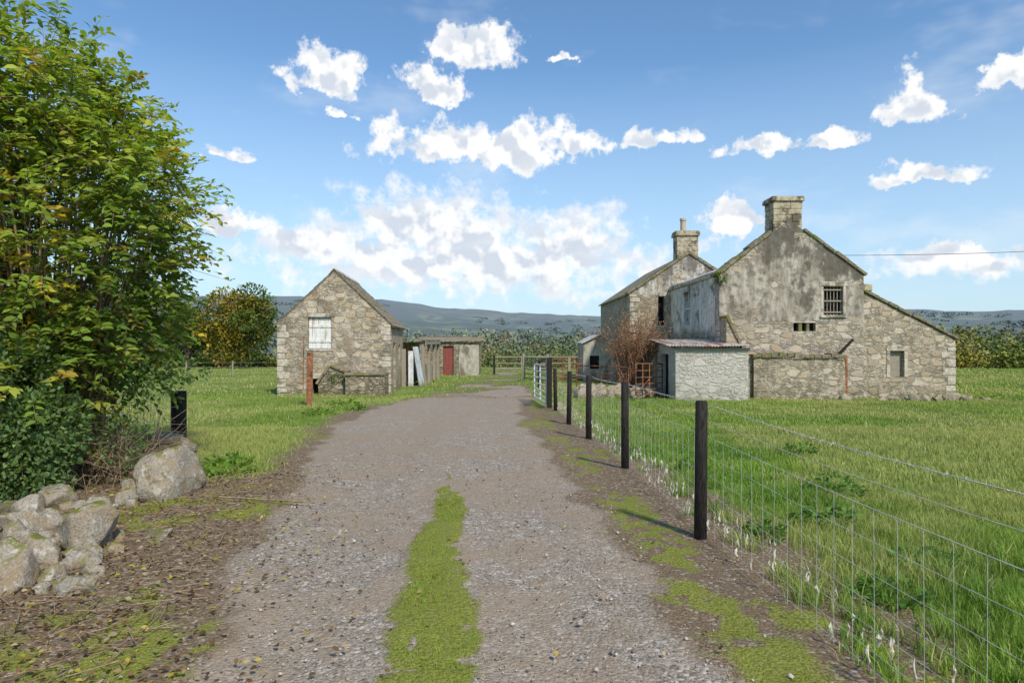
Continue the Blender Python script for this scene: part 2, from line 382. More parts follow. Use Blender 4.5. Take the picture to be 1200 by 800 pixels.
for k in range(620):
    yy=3+random.random()*5.5; xx=float(np.interp(yy,YL,XL))-.15-random.random()**1.3*1.6
    a=random.uniform(0,6.28); l=random.uniform(.04,.3)*(1.6 if k<6 else 1); z=float(H(xx,yy))+.045
    segs.append([(xx,yy,z),(xx+math.cos(a)*l,yy+math.sin(a)*l,float(H(xx+math.cos(a)*l,yy+math.sin(a)*l))+.045+random.random()*.03)]); rad.append(random.uniform(.0015,.004)*(2 if k<6 else 1))
segs.append([(-3.0,7.0,.06),(-1.95,6.75,.06)]); rad.append(.008)
MT=simple('twig_bark',(.20,.14,.085),(.40,.29,.19),20)
V,F=tubes(segs,np.array(rad)); npmesh('fallen_twigs',V,F,MT)
# ---------------------------------------------------------------- boulders
def granite():
    m,nt,p=newmat('granite_boulder',.95); g=nt.nodes.new('ShaderNodeNewGeometry').outputs['Position']
    n1=noi(nt,g,60,4,.8);n2=noi(nt,g,7,5,.65);n3=noi(nt,g,3.6,6,.7);n4=noi(nt,vm(nt,'ADD',g,(5.,5,5)),11,5,.7)
    c=mix(nt,mr(nt,n1.outputs[0],.35,.65),(.26,.22,.165),(.50,.45,.36)); c=mix(nt,mr(nt,n2.outputs[0],.42,.66,0,.8),c,(.36,.26,.145))
    c=mix(nt,mr(nt,n4.outputs[0],.56,.64,0,.8),c,(.62,.58,.49))
    c=mix(nt,mr(nt,n3.outputs[0],.52,.62,0,.8),c,(.15,.13,.07))
    nz=nd(nt,'ShaderNodeSeparateXYZ',{0:nt.nodes.new('ShaderNodeNewGeometry').outputs['Normal']})
    top=mth(nt,'MULTIPLY',mr(nt,nz.outputs[2],.5,.85),mr(nt,n2.outputs[0],.50,.60))
    c=mix(nt,top,c,(.18,.19,.035))
    nt.links.new(c,p.inputs[0]); bump(nt,p,mth(nt,'ADD',n1.outputs[0],mth(nt,'MULTIPLY',n4.outputs[0],3)),.8,.02); return m
MB=granite()
import bmesh
def boulder(x,y,w,h,d=None,seed=0,rot=0,name='boulder',sink=.3,z=None,mat=None,sub=4):
    d=d or w*.8; bm=bmesh.new(); bmesh.ops.create_icosphere(bm,subdivisions=sub,radius=1)
    r_=random.Random(seed); pls=[(Vector((r_.gauss(0,1),r_.gauss(0,1),r_.gauss(0,.8))).normalized(),r_.uniform(.46,.78)) for _ in range(13)]
    for v in bm.verts:
        c=v.co.copy()
        for nn,t in pls:
            dd=c.dot(nn)
            if dd>t: c-=nn*(dd-t)*.96
        c*=1+.10*mnoise.noise(c*1.8+Vector((seed*3.1,0,0)))+.05*mnoise.noise(c*5+Vector((seed,5,0)))+.02*mnoise.noise(c*14)
        v.co=Vector((c.x*w/1.35,c.y*d/1.35,c.z*h/1.3))
    me=bpy.data.meshes.new(name); bm.to_mesh(me); bm.free()
    for p in me.polygons: p.use_smooth=True
    me.materials.append(mat or MB); ob=bpy.data.objects.new(name,me); COL.objects.link(ob)
    zz=float(H(x,y)) if z is None else z
    ob.location=(x,y,zz+h*(.5-sink*.5)); ob.rotation_euler=(0.25*math.sin(seed*5),.3*math.sin(seed*3),rot); return ob
BL=[(195,582,72,46,1),(203,540,46,26,2),(188,528,34,24,3),(160,548,30,24,14),(92,648,80,44,4),(62,598,46,28,5),(3,700,60,54,6),(35,672,44,36,7),(22,628,50,28,8),(70,650,44,26,9),(30,612,34,24,10),(8,655,40,32,11),(130,560,34,22,12),(85,668,34,12,13),(20,655,36,22,15),(175,640,44,8,16),(150,580,26,16,17),(5,612,30,22,18),(110,625,28,16,19),(68,625,30,20,20),(186,560,30,18,22),(213,575,22,16,23),(45,640,34,26,24),(48,690,30,20,25),(25,690,34,24,26),(108,600,26,16,27)]
for px,py,w,h,sd in BL:
    d=1.65*800/(py-400); boulder((px-600)/800*d,d+.1,w/800*d,h/800*d*1.15,None,sd,sd*1.3)
r2=random.Random(5)
for k in range(60):
    py=r2.uniform(545,700); px=r2.uniform(-10,100)+(700-py)*.75*r2.uniform(.5,1.0); d=1.65*800/(py-400); w=r2.uniform(.08,.24)
    boulder((px-600)/800*d,d,w,w*r2.uniform(.5,.8),None,200+k,k,'small_stone',sub=3)
# ---------------------------------------------------------------- masonry materials
def stone(name,cell=(.36,.36,.2),cols=None,mortar=(.34,.31,.26),render=None,rcol=((.20,.19,.17),(.33,.31,.28)),dark=.5,lichen=(.46,.40,.26),mdark=.5,rdark=.78):
    m,nt,p=newmat(name,.95); g=nt.nodes.new('ShaderNodeNewGeometry').outputs['Position']
    w=noi(nt,g,3.0,3,.6); pw=vm(nt,'ADD',g,vm(nt,'MULTIPLY',vm(nt,'SUBTRACT',w.outputs[1],(.5,.5,.5)),(.16,.16,.10)))
    q=vm(nt,'DIVIDE',pw,cell); q2=vm(nt,'ADD',vm(nt,'DIVIDE',pw,tuple(k*.56 for k in cell)),(3.3,7.1,1.7))
    def vor(vec,f): return nd(nt,'ShaderNodeTexVoronoi',{'Vector':vec,'Scale':1.0,'Randomness':.85,'Exponent':3.5},distance='MINKOWSKI',feature=f)
    a1,a2,b1,b2=vor(q,'F1'),vor(q,'F2'),vor(q2,'F1'),vor(q2,'F2')
    sa=nd(nt,'ShaderNodeSeparateColor',{0:a1.outputs['Color']}); sb=nd(nt,'ShaderNodeSeparateColor',{0:b1.outputs['Color']})
    sel=mth(nt,'GREATER_THAN',sa.outputs[1],.5)
    ea=mth(nt,'SUBTRACT',a2.outputs['Distance'],a1.outputs['Distance']); eb=mth(nt,'MULTIPLY',mth(nt,'SUBTRACT',b2.outputs['Distance'],b1.outputs['Distance']),.6)
    val=mth(nt,'ADD',mth(nt,'MULTIPLY',sel,sa.outputs[0]),mth(nt,'MULTIPLY',mth(nt,'SUBTRACT',1.0,sel),sb.outputs[0]))
    ebs=mth(nt,'MAXIMUM',eb,mth(nt,'MULTIPLY',sel,5.0)); edge=mth(nt,'MINIMUM',ea,ebs)
    cols=cols or [(.30,.26,.19),(.46,.40,.29),(.36,.31,.23),(.56,.51,.41),(.46,.35,.21),(.38,.35,.30)]
    r=nt.nodes.new('ShaderNodeValToRGB'); nt.links.new(val,r.inputs[0]); r.color_ramp.interpolation='CONSTANT'
    el=r.color_ramp.elements; el[0].color=rgb(cols[0]); el[1].position=1/len(cols); el[1].color=rgb(cols[1])
    for k in range(2,len(cols)):
        e=el.new(k/len(cols)); e.color=rgb(cols[k])
    nf=noi(nt,g,24,5,.72); nm=noi(nt,g,4.5,5,.65); nl=noi(nt,vm(nt,'MULTIPLY',g,(1,1,.7)),.9,4,.65)
    c=mix(nt,mr(nt,nf.outputs[0],.32,.68,0,.6),r.outputs[0],(.22,.18,.13))
    c=mix(nt,mr(nt,nm.outputs[0],.50,.66,0,.5),c,lichen)
    mk=mr(nt,mth(nt,'ADD',edge,mth(nt,'MULTIPLY',mth(nt,'SUBTRACT',nf.outputs[0],.5),.30)),.02,.17)
    mc=mix(nt,mr(nt,nm.outputs[0],.40,.58,0,1),mortar,tuple(k*mdark for k in mortar))
    c=mix(nt,mk,mc,c)
    h=mth(nt,'ADD',mth(nt,'MULTIPLY',mk,.8),mth(nt,'MULTIPLY',nf.outputs[0],.7))
    sz=nd(nt,'ShaderNodeSeparateXYZ',{0:g})
    if render:
        z0,z1,amp,extra=render
        zz=mth(nt,'ADD',sz.outputs[2],mth(nt,'MULTIPLY',mth(nt,'SUBTRACT',noi(nt,g,.75,6,.65).outputs[0],.5),amp))
        rm=mr(nt,zz,z0,z1)
        rm=mth(nt,'MULTIPLY',rm,mr(nt,noi(nt,vm(nt,'ADD',g,(7.,3,1)),1.3,6,.7).outputs[0],extra-.02,extra+.02,1,0))
        ns=noi(nt,vm(nt,'MULTIPLY',g,(3.,3.,.8)),1.6,6,.72)
        rc=mix(nt,mr(nt,ns.outputs[0],.36,.62),rcol[0],rcol[1])
        rc=mix(nt,mr(nt,nm.outputs[0],.46,.64,0,rdark*.9),rc,tuple(k*.5 for k in rcol[0]))
        rc=mix(nt,mr(nt,nf.outputs[0],.52,.72,0,.6),rc,lichen)
        nd2=noi(nt,vm(nt,'MULTIPLY',vm(nt,'ADD',g,(2.,9,4)),(1,1,.6)),1.1,6,.7)
        hv=mth(nt,'ADD',nd2.outputs[0],mth(nt,'MULTIPLY',mth(nt,'SUBTRACT',sz.outputs[2],3.9),.07))
        rc=mix(nt,mr(nt,hv,.50,.60,0,rdark),rc,tuple(k*.30 for k in rcol[0]))
        c=mix(nt,rm,c,rc)
        h=mth(nt,'ADD',mth(nt,'MULTIPLY',h,mth(nt,'SUBTRACT',1.0,rm)),mth(nt,'MULTIPLY',rm,mth(nt,'ADD',.8,mth(nt,'MULTIPLY',nm.outputs[0],.5))))
    c=mix(nt,mr(nt,nl.outputs[0],.48,.66,0,dark),c,(.13,.105,.07))
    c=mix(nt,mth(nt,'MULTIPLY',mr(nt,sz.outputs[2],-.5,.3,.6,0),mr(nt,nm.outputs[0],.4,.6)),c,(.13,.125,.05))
    nt.links.new(c,p.inputs[0]); bump(nt,p,h,.8,.035); return m
def warm(l): return [(min(.78,a*1.13),min(.74,b*1.04),c*.95) for a,b,c in l]
MS_BARN=stone('barn_rubble_stone',cols=warm([(.42,.36,.26),(.60,.53,.42),(.48,.41,.31),(.68,.62,.52),(.54,.42,.28),(.38,.34,.29)]),mortar=(.58,.50,.38),dark=.45)
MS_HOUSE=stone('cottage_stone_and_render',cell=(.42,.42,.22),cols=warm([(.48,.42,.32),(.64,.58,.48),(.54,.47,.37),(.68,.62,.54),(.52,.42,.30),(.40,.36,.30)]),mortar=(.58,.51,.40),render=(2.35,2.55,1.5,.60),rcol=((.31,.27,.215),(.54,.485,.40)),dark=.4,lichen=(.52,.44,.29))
MS_REAR=stone('rear_range_stone',cell=(.4,.4,.2),cols=warm([(.42,.35,.24),(.58,.50,.36),(.50,.42,.28),(.60,.54,.42)]),mortar=(.54,.46,.33),render=(3.6,4.1,.8,.60),rcol=((.40,.36,.29),(.70,.66,.57)),dark=.3)
MS_WEST=stone('west_wall_render',cell=(.4,.4,.2),cols=warm([(.46,.40,.30),(.58,.52,.40)]),render=(1.8,2.3,1.2,.58),rcol=((.66,.61,.51),(.84,.80,.71)),dark=.25,rdark=.45)
MS_WALL=stone('field_wall_stone',cell=(.34,.34,.17),cols=warm([(.32,.28,.21),(.46,.40,.30),(.39,.34,.26),(.56,.50,.40)]),mortar=(.26,.22,.16),dark=.5)
MS_QUOIN=simple('granite_dressed',(.42,.365,.28),(.64,.57,.46),9,.9,.5,(.22,.19,.135),s3=2.2)
M_CHIM=simple('chimney_granite',(.34,.285,.195),(.58,.49,.34),7,.95,.6,(.15,.125,.085),s3=2.5)
M_CAPM=simple('mossy_coping',(.15,.125,.085),(.31,.26,.17),8,.95,.6,(.17,.18,.04),s3=3)
M_BLOCK=stone('whitewashed_blockwork',cell=(.44,.44,.22),cols=[(.70,.665,.59),(.76,.725,.65),(.66,.62,.54)],mortar=(.62,.58,.50),dark=.3,lichen=(.56,.50,.39),mdark=.85)
M_SLATE=simple('weathered_roof',(.17,.14,.10),(.33,.28,.20),5,.9,.5,(.22,.18,.09))
M_TIN=simple('galvanised_tin',(.46,.46,.45),(.62,.62,.61),3,.6,.1,(.38,.31,.24),s3=1.2)
M_RUSTTIN=simple('weathered_shed_roof',(.34,.30,.26),(.60,.55,.48),2.2,.85,.2,(.34,.13,.08),stretch=(3,.6,1),s3=1.3)
M_WHITE=simple('flaking_white_paint',(.72,.71,.68),(.82,.81,.78),12,.7,.2,(.48,.40,.30),stretch=(6,6,.6),s3=1.6)
M_DARK=simple('dark_interior',(.012,.011,.01),(.03,.027,.024),5,.95)
M_RUST=simple('rusted_steel',(.19,.08,.04),(.38,.17,.085),14,.85,.4,(.10,.05,.03))
M_BLACK=simple('creosoted_timber',(.012,.010,.009),(.045,.038,.032),20,.75,.5,stretch=(4,4,.5))
M_GREYW=simple('grey_timber',(.24,.205,.15),(.40,.35,.28),14,.85,.4,stretch=(1,1,5))
M_GALV=simple('galvanised_pipe',(.50,.52,.54),(.66,.68,.70),9,.5,.1,(.36,.30,.27),s3=3)
M_WIRE=simple('fence_wire',(.46,.45,.42),(.66,.65,.62),9,.6,0)
M_REDDOOR=simple('red_painted_door',(.24,.055,.04),(.34,.10,.08),8,.8,.2,(.16,.09,.07),stretch=(5,5,.7))
M_BLUE=simple('faded_blue_sheet',(.30,.36,.40),(.46,.51,.53),3,.6,.2,(.3,.25,.2),stretch=(5,5,.6))
M_CONC=simple('weathered_concrete',(.36,.325,.26),(.54,.50,.41),4,.95,.4,(.20,.175,.125),stretch=(1.5,1.5,.7),s3=1.3)
M_POT=simple('chimney_pot_clay',(.45,.38,.26),(.58,.50,.36),8,.85)
def quoins(name,x,y,z0,z1,side,par,back=.45):
    Vs=[];Fs=[];z=z0;k=0
    while z<z1-.1:
        h=random.uniform(.16,.34); h=min(h,z1-z); w=(.42 if k%2 else .26)+random.uniform(-.08,.1); d=(.3 if k%2 else .5)
        xa=x-.012 if side<0 else x-w; xb=x+w if side<0 else x+.012
        b=len(Vs); yo=y-.014-random.random()*.01
        for X0 in (xa,xb):
            for Y0 in (yo,y+d):
                for Z0 in (z+.012,z+h-.012): Vs.append((X0+random.uniform(-.012,.012),Y0+random.uniform(-.004,.004),Z0+random.uniform(-.012,.012)))
        for f in ((0,1,3,2),(4,6,7,5),(0,4,5,1),(2,3,7,6),(1,5,7,3),(0,2,6,4)): Fs.append([b+t for t in f])
        z+=h;k+=1
    ob=pymesh(name,Vs,Fs,MS_QUOIN,par); m=ob.modifiers.new('b','BEVEL'); m.width=.025; m.segments=2; return ob
def copestones(name,pts,y0,y1,par,mat=MS_QUOIN,th=.09,seg=.42,jit=.02):
    Vs=[];Fs=[]
    for (xa,za),(xb,zb) in zip(pts[:-1],pts[1:]):
        L=math.hypot(xb-xa,zb-za); n=max(1,int(L/seg)); ux,uz=(xb-xa)/L,(zb-za)/L; nx_,nz=-uz,ux
        if nz<0: nx_,nz=-nx_,-nz
        cutp=[0]+sorted([ (k+random.uniform(-.25,.25))/n for k in range(1,n)])+[1]
        for a_,b_ in zip(cutp[:-1],cutp[1:]):
            t=th*random.uniform(.7,1.35); o=random.uniform(0,jit); b=len(Vs); g_=.008
            for s in (a_*L+g_,b_*L-g_):
                for yy in (y0-random.uniform(0,jit),y1+random.uniform(0,jit)):
                    for hh in (-.02,t): Vs.append((xa+ux*s+nx_*(hh+o),yy,za+uz*s+nz*(hh+o)))
            for f in ((0,1,3,2),(4,6,7,5),(0,4,5,1),(2,3,7,6),(1,5,7,3),(0,2,6,4)): Fs.append([b+q for q in f])
    ob=pymesh(name,Vs,Fs,mat,par); m=ob.modifiers.new('b','BEVEL'); m.width=.015; m.segments=2; return ob
def corrugated(name,c00,c10,c01,c11,mat,par,pitch=.076,amp=.012,nl=6,along='v',sag=.01):
    c00,c10,c01,c11=[np.array(c,float) for c in (c00,c10,c01,c11)]
    W=np.linalg.norm(c01-c00); nv=int(W/pitch*6); nrm=np.cross(c10-c00,c01-c00); nrm/=np.linalg.norm(nrm)
    if nrm[2]<0: nrm=-nrm
    V=[]
    for i in range(nl+1):
        u=i/nl
        for j in range(nv+1):
            v=j/nv; P=(c00*(1-v)+c01*v)*(1-u)+(c10*(1-v)+c11*v)*u
            V.append(P+nrm*(amp*math.sin(v*W/pitch*2*math.pi)+sag*math.sin(v*9+u*2)))
    V=np.array(V); i,j=np.meshgrid(np.arange(nl),np.arange(nv),indexing='ij'); a=i*(nv+1)+j
    F=np.stack([a,a+1,a+nv+2,a+nv+1],-1).reshape(-1,4)
    ob=npmesh(name,V,F,mat,None,True,par); s=ob.modifiers.new('s','SOLIDIFY'); s.thickness=.006; return ob
# ---------------------------------------------------------------- barn (left)
barn=empty('stone_barn',(-6.9,26.5,0),math.radians(4.5))
hw=2.16; ez=2.3; az_=4.35; LB=6.0
wl=prism('walls',[(-hw,-.8),(hw,-.8),(hw,ez),(0,az_),(-hw,ez)],0,LB,MS_BARN,barn)
cut(wl,[(-1.0,-.1,-.3,.22,1.36,2.58),(-.87,-.38,-.3,.6,-.42,.2),(hw-.3,hw+.3,1.2,2.2,-.9,1.6),(hw-.3,hw+.3,3.6,4.4,.6,1.5)])
box('side_door',hw-.28,hw-.24,1.2,2.2,-.6,1.6,M_GREYW,barn)
box('side_window',hw-.28,hw-.24,3.6,4.4,.6,1.5,M_DARK,barn)
for k in range(6):
    x0=-.99+k*.147; box('loft_door_board_%d'%k,x0+.003,x0+.144,.09+random.random()*.008,.13,1.38,2.56,M_WHITE,barn)
box('loft_door_ledge',-.97,-.13,.065,.088,1.62,1.72,M_WHITE,barn); box('loft_door_ledge_top',-.97,-.13,.065,.088,2.2,2.3,M_WHITE,barn)
box('loft_lintel',-1.12,.02,-.02,.3,2.585,2.74,MS_QUOIN,barn,.02); box('loft_sill',-1.08,-.02,-.03,.3,1.27,1.355,MS_QUOIN,barn,.02)
box('hatch_lintel',-1.0,-.25,-.03,.3,.205,.4,MS_QUOIN,barn,.02); box('hatch_dark',-.86,-.39,.5,.59,-.41,.19,M_DARK,barn)
quoins('quoins_left',-hw,0,-.6,ez,-1,barn); quoins('quoins_right',hw,0,-.6,ez,1,barn)
sl=(az_-ez)/hw
for sgn,nm in ((-1,'left'),(1,'right')):
    xe=hw+.12; zf=lambda x: az_-sl*x
    t=.05
    prism('roof_'+nm,[(0,az_+.01),(sgn*xe,zf(xe)+.01),(sgn*xe,zf(xe)+.01+t),(0,az_+.01+t*1.2)],-.02,LB+.1,M_SLATE,barn)
    Vs=[];Fs=[]
    nr=12
    for r_ in range(nr):
        xa=xe*(1-r_/nr)+.02; xb=xe*(1-(r_+1.15)/nr)
        xb=max(xb,0); yv=-.05; 
        while yv<LB+.1:
            wv=random.uniform(.25,.4); b=len(Vs); j_=random.uniform(0,.02)
            for (xx,zz) in ((xa+random.uniform(-.015,.02),zf(xa)+.09+j_),(xb,zf(xb)+.08)):
                Vs.append((sgn*xx,yv+.004,zz)); Vs.append((sgn*xx,min(yv+wv,LB+.14)-.004,zz))
            for (xx,zz) in ((xa,zf(xa)+.07+j_),(xb,zf(xb)+.07)):
                Vs.append((sgn*xx,yv+.004,zz)); Vs.append((sgn*xx,min(yv+wv,LB+.14)-.004,zz))
            for f in ((0,1,3,2),(4,6,7,5),(0,4,5,1),(2,3,7,6),(1,5,7,3),(0,2,6,4)): Fs.append([b+q for q in f])
            yv+=wv
    pymesh('slates_'+nm,Vs,Fs,M_SLATE,barn)
prism('ridge',[(-.14,az_-.02),(0,az_+.12),(.14,az_-.02),(.14,az_+.02),(0,az_+.16),(-.14,az_+.02)],-.07,LB+.12,MS_QUOIN,barn)
steps=empty('stone_plinth_and_steps')
box('block',-6.25,-4.78,25.6,26.45,-.7,.38,MS_WALL,steps); copestones('top_slabs',[(-6.3,.39),(-4.75,.39)],25.55,26.45,steps,M_CAPM,.07)
prism('ramp',[(-7.35,-.7),(-6.26,-.7),(-6.26,.42),(-6.5,.6),(-6.9,.72),(-7.35,.0)],25.9,26.42,MS_WALL,steps)
copestones('ramp_stones',[(-7.35,.0),(-6.9,.70),(-6.26,.42)],25.85,26.42,steps,M_CAPM,.08,.3,.05)
# ---------------------------------------------------------------- yard sheds behind barn
sh=empty('open_cattle_shed')
prism('back_wall',[(-7.4,-.8),(-5.35,-.8),(-5.35,1.6),(-7.4,1.6)],33.5,39.5,MS_WALL,sh)
corrugated('tin_roof',(-7.3,33,1.95),(-4.15,33,1.72),(-7.3,40,1.95),(-4.15,40,1.72),M_SLATE,sh)
for k,yy in enumerate((33.2,35.5,37.8,39.8)): box('post_%d'%k,-4.4,-4.25,yy,yy+.14,-.8,1.7,M_GREYW,sh)
box('fascia',-4.22,-4.18,33.1,39.9,1.5,1.68,M_GREYW,sh)
box('half_wall',-4.6,-4.45,33.4,39.6,-.8,.3,M_CONC,sh)
ls=empty('leaning_tin_sheets')
corrugated('sheet_a',(-4.4,32.4,-.55),(-4.75,32.6,1.4),(-4.2,32.9,-.55),(-4.55,33.1,1.4),M_BLUE,ls)
corrugated('sheet_b',(-4.9,32.2,-.55),(-4.95,32.5,1.2),(-4.66,32.35,-.55),(-4.7,32.65,1.2),M_TIN,ls)
box('old_door',-5.3,-4.98,32.0,32.06,-.6,1.3,M_GREYW,ls)
rs=empty('stone_outhouse')
w=box('walls',-6.3,-2.2,45,49,-1,1.62,MS_WALL,rs); cut(w,[(-4.55,-3.85,44.5,45.3,-.8,1.35)])
for k in range(4): box('door_board_%d'%k,-4.54+k*.172,-4.375+k*.172,45.12,45.16,-.75,1.33,M_REDDOOR,rs)
corrugated('roof',(-6.5,44.8,1.68),(-6.5,49.2,2.0),(-2.0,44.8,1.68),(-2.0,49.2,2.0),M_SLATE,rs)
box('plastered_band',-3.5,-2.18,44.96,44.997,-.9,1.4,M_CONC,rs)
cs_=empty('concrete_shed')
w=prism('walls',[(3.75,-.9),(5.9,-.9),(5.9,1.4),(4.6,1.95),(3.75,1.55)],36,39,M_CONC,cs_); cut(w,[(4.1,4.6,35.7,36.2,.2,.9)])
box('window_dark',4.1,4.6,36.15,36.19,.2,.9,M_DARK,cs_)
prism('roof',[(3.65,1.53),(4.6,1.98),(6.0,1.39),(6.0,1.45),(4.6,2.04),(3.65,1.59)],35.85,39.1,M_TIN,cs_)
# ---------------------------------------------------------------- cottage
ct=empty('stone_cottage')
gx0,gx1,gxa=7.44,12.62,9.95; ge=4.02; ga=6.02; gy=24.5
fw=prism('front_gable_wall',[(gx0,-.8),(gx1,-.8),(gx1,ge),(gxa,ga),(gx0,ge)],gy,gy+.55,MS_HOUSE,ct)
cut(fw,[(11.18,11.88,gy-.3,gy+.3,2.6,3.62),(10.1,10.9,gy-.3,gy+.25,2.02,2.32)])
box('upper_window_dark',11.19,11.87,gy+.26,gy+.299,2.61,3.61,M_DARK,ct)
for k in range(6): box('window_bar_%d'%k,11.22+k*.122,11.245+k*.122,gy+.10,gy+.13,2.6,3.62,M_GREYW,ct)
for k in range(3): box('window_rail_%d'%k,11.18,11.88,gy+.06,gy+.098,2.68+k*.4,2.73+k*.4,M_GREYW,ct)
box('window_lintel',11.02,12.05,gy-.02,gy+.25,3.625,3.80,MS_QUOIN,ct,.02); box('window_sill',11.05,12.0,gy-.06,gy+.25,2.49,2.595,MS_QUOIN,ct,.02)
box('upper_window_jamb',11.08,11.175,gy-.015,gy+.2,2.6,3.62,MS_QUOIN,ct,.01); box('upper_window_jamb_right',11.885,11.98,gy-.015,gy+.2,2.6,3.62,MS_QUOIN,ct,.01)
box('vent_dark',10.11,10.89,gy+.21,gy+.249,2.03,2.31,M_DARK,ct)
for k,(xx,ww) in enumerate([(10.3,.12),(10.58,.1)]): box('vent_stone_%d'%k,xx,xx+ww,gy+.03,gy+.2,2.02,2.31,M_CAPM,ct)
quoins('quoins_left',gx0,gy,-.5,2.4,-1,ct); 
copestones('gable_coping',[(gx0-.06,ge-.02),(gxa-.6,ga-.46)],gy-.05,gy+.6,ct,M_CAPM,.09,.45); copestones('gable_coping_right',[(gxa+.5,ga-.38),(gx1+.08,ge-.02)],gy-.05,gy+.6,ct,M_CAPM,.09,.45)
def chimney(px,par,x0,x1,y0,y1,z0,z1,pots):
    Vs=[];Fs=[];z=z0
    core=box(px+'_core',x0+.03,x1-.03,y0+.03,y1-.03,z0,z1-.01,M_CHIM,par)
    def add(xa,xb,ya,yb,za,zb):
        b=len(Vs)
        for X0 in (xa,xb):
            for Y0 in (ya,yb):
                for Z0 in (za,zb): Vs.append((X0,Y0,Z0))
        for f in ((0,1,3,2),(4,6,7,5),(0,4,5,1),(2,3,7,6),(1,5,7,3),(0,2,6,4)): Fs.append([b+q for q in f])
    while z<z1-.34:
        h=random.uniform(.2,.27); m_=x0+(x1-x0)*random.uniform(.3,.7)
        add(x0+random.uniform(-.01,.015),m_-.006,y0+random.uniform(-.01,.01),y1,z+.006,z+h-.006); add(m_+.006,x1+random.uniform(-.015,.01),y0+random.uniform(-.01,.01),y1,z+.006,z+h-.006); z+=h
    add(x0-.07,x1+.07,y0-.07,y1+.07,z+.003,z+.13); add(x0-.02,x1+.02,y0-.02,y1+.02,z+.137,z1-.10); add(x0-.05,x1+.05,y0-.05,y1+.05,z1-.094,z1)
    ob=pymesh(px+'_stones',Vs,Fs,M_CHIM,par); m=ob.modifiers.new('b','BEVEL'); m.width=.018; m.segments=2
    for q,(cx,cy,hh) in enumerate(pots):
        V,F=tubes([[(cx,cy,z1-.02),(cx,cy,z1+hh)]],np.array([.13]),14); npmesh(px+'_pot_%d'%q,V,F,M_POT,None,True,par)
        V,F=tubes([[(cx,cy,z1+hh-.1),(cx,cy,z1+hh)]],np.array([.155]),14); npmesh(px+'_pot_rim_%d'%q,V,F,M_POT,None,True,par)
chimney('front_chimney',ct,9.38,10.42,gy+.01,gy+.85,5.3,6.86,[])
ww=prism('west_wall',[(gx0,-.8),(gx0+.5,-.8),(gx0+.5,ge),(gx0,ge)],gy+.55,32.0,MS_WEST,ct)
cut(ww,[(gx0-.2,gx0+.25,28.6,29.5,2.35,3.75),(gx0-.2,gx0+.25,26.0,26.8,-.6,1.4)])
box('west_window_dark',gx0+.2,gx0+.249,28.61,29.49,2.36,3.74,M_DARK,ct)
for k in range(2): box('west_window_bar_%d'%k,gx0+.1,gx0+.14,28.61+.28*(k+1),28.65+.28*(k+1),2.36,3.74,M_WHITE,ct)
box('west_window_meeting_rail',gx0+.06,gx0+.098,28.6,29.5,3.0,3.07,M_WHITE,ct)
box('west_eaves_course',gx0-.09,gx0+.5,gy+.62,32.0,ge+.003,ge+.14,MS_QUOIN,ct,.02)
box('east_wall',gx1-.5,gx1-.003,gy+.55,32.0,-.8,ge-.05,MS_WALL,ct)
corrugated('wing_roof_west',(gx0-.05,gy+.6,ge+.16),(gxa,gy+.6,5.15),(gx0-.05,32.1,ge+.16),(gxa,32.1,5.15),M_TIN,ct)
corrugated('wing_roof_east',(gxa,gy+.6,5.15),(gx1+.1,gy+.6,ge),(gxa,32.1,5.15),(gx1+.1,32.1,ge),M_TIN,ct)
rx0,rx1,rxa=5.52,11.1,8.3; re_=3.88; ra=5.75; ry=32.0
rw=prism('rear_gable_wall',[(rx0,-1),(rx1,-1),(rx1,re_),(rxa,ra),(rx0,re_)],ry,ry+.5,MS_REAR,ct)
cut(rw,[(6.85,7.15,ry-.3,ry+.3,2.4,3.75)])
box('rear_window_dark',6.86,7.14,ry+.25,ry+.299,2.41,3.74,M_DARK,ct)
box('rear_window_lintel',6.72,7.28,ry-.03,ry+.2,3.755,3.93,MS_QUOIN,ct,.02); box('rear_window_sill',6.74,7.26,ry-.05,ry+.2,2.29,2.395,MS_QUOIN,ct,.02)
box('rear_west_wall',rx0,rx0+.5,ry+.503,42,-1,re_,MS_REAR,ct); box('rear_east_wall',rx1-.5,rx1,ry+.503,42,-1,re_,MS_REAR,ct)
prism('rear_back_gable',[(rx0+.003,-1),(rx1-.003,-1),(rx1-.003,re_),(rxa,ra),(rx0+.003,re_)],42.003,42.5,MS_REAR,ct)
quoins('rear_quoins',rx0,ry,-.6,re_,-1,ct)
for s,nm in ((-1,'w'),(1,'e')):
    xe=rx0-.12 if s<0 else rx1+.12; zE=re_-.06
    prism('rear_roof_'+nm,[(rxa,ra+.01),(xe,zE+.01),(xe,zE+.08),(rxa,ra+.09)],ry+.45,42.6,M_SLATE,ct)
copestones('rear_coping',[(rx0-.1,re_-.04),(rxa,ra+.02),(rx1+.1,re_-.04)],ry-.06,ry+.5,ct,M_CAPM,.10,.5)
chimney('rear_chimney',ct,7.75,8.75,ry+.05,ry+.85,5.2,6.85,[(8.12,ry+.4,.62)])
box('east_block',12.63,13.55,27,31.5,-.8,4.1,MS_WALL,ct)
corrugated('east_roof',(12.2,26.9,4.95),(13.75,26.9,4.15),(12.2,31.6,4.95),(13.75,31.6,4.15),M_TIN,ct)
lx0,lx1=gx1+.003,15.95; 
MS_LEAN=stone('leanto_stone',cell=(.38,.38,.2),cols=warm([(.46,.39,.29),(.63,.56,.44),(.54,.46,.34),(.67,.61,.52),(.38,.33,.26)]),mortar=(.55,.48,.36),dark=.35)
lw=prism('leanto_wall',[(lx0,-.8),(lx1,-.8),(lx1,1.72),(lx0,3.42)],gy+.06,gy+.56,MS_LEAN,ct)
cut(lw,[(13.6,14.1,gy-.3,gy+.3,.38,1.3)])
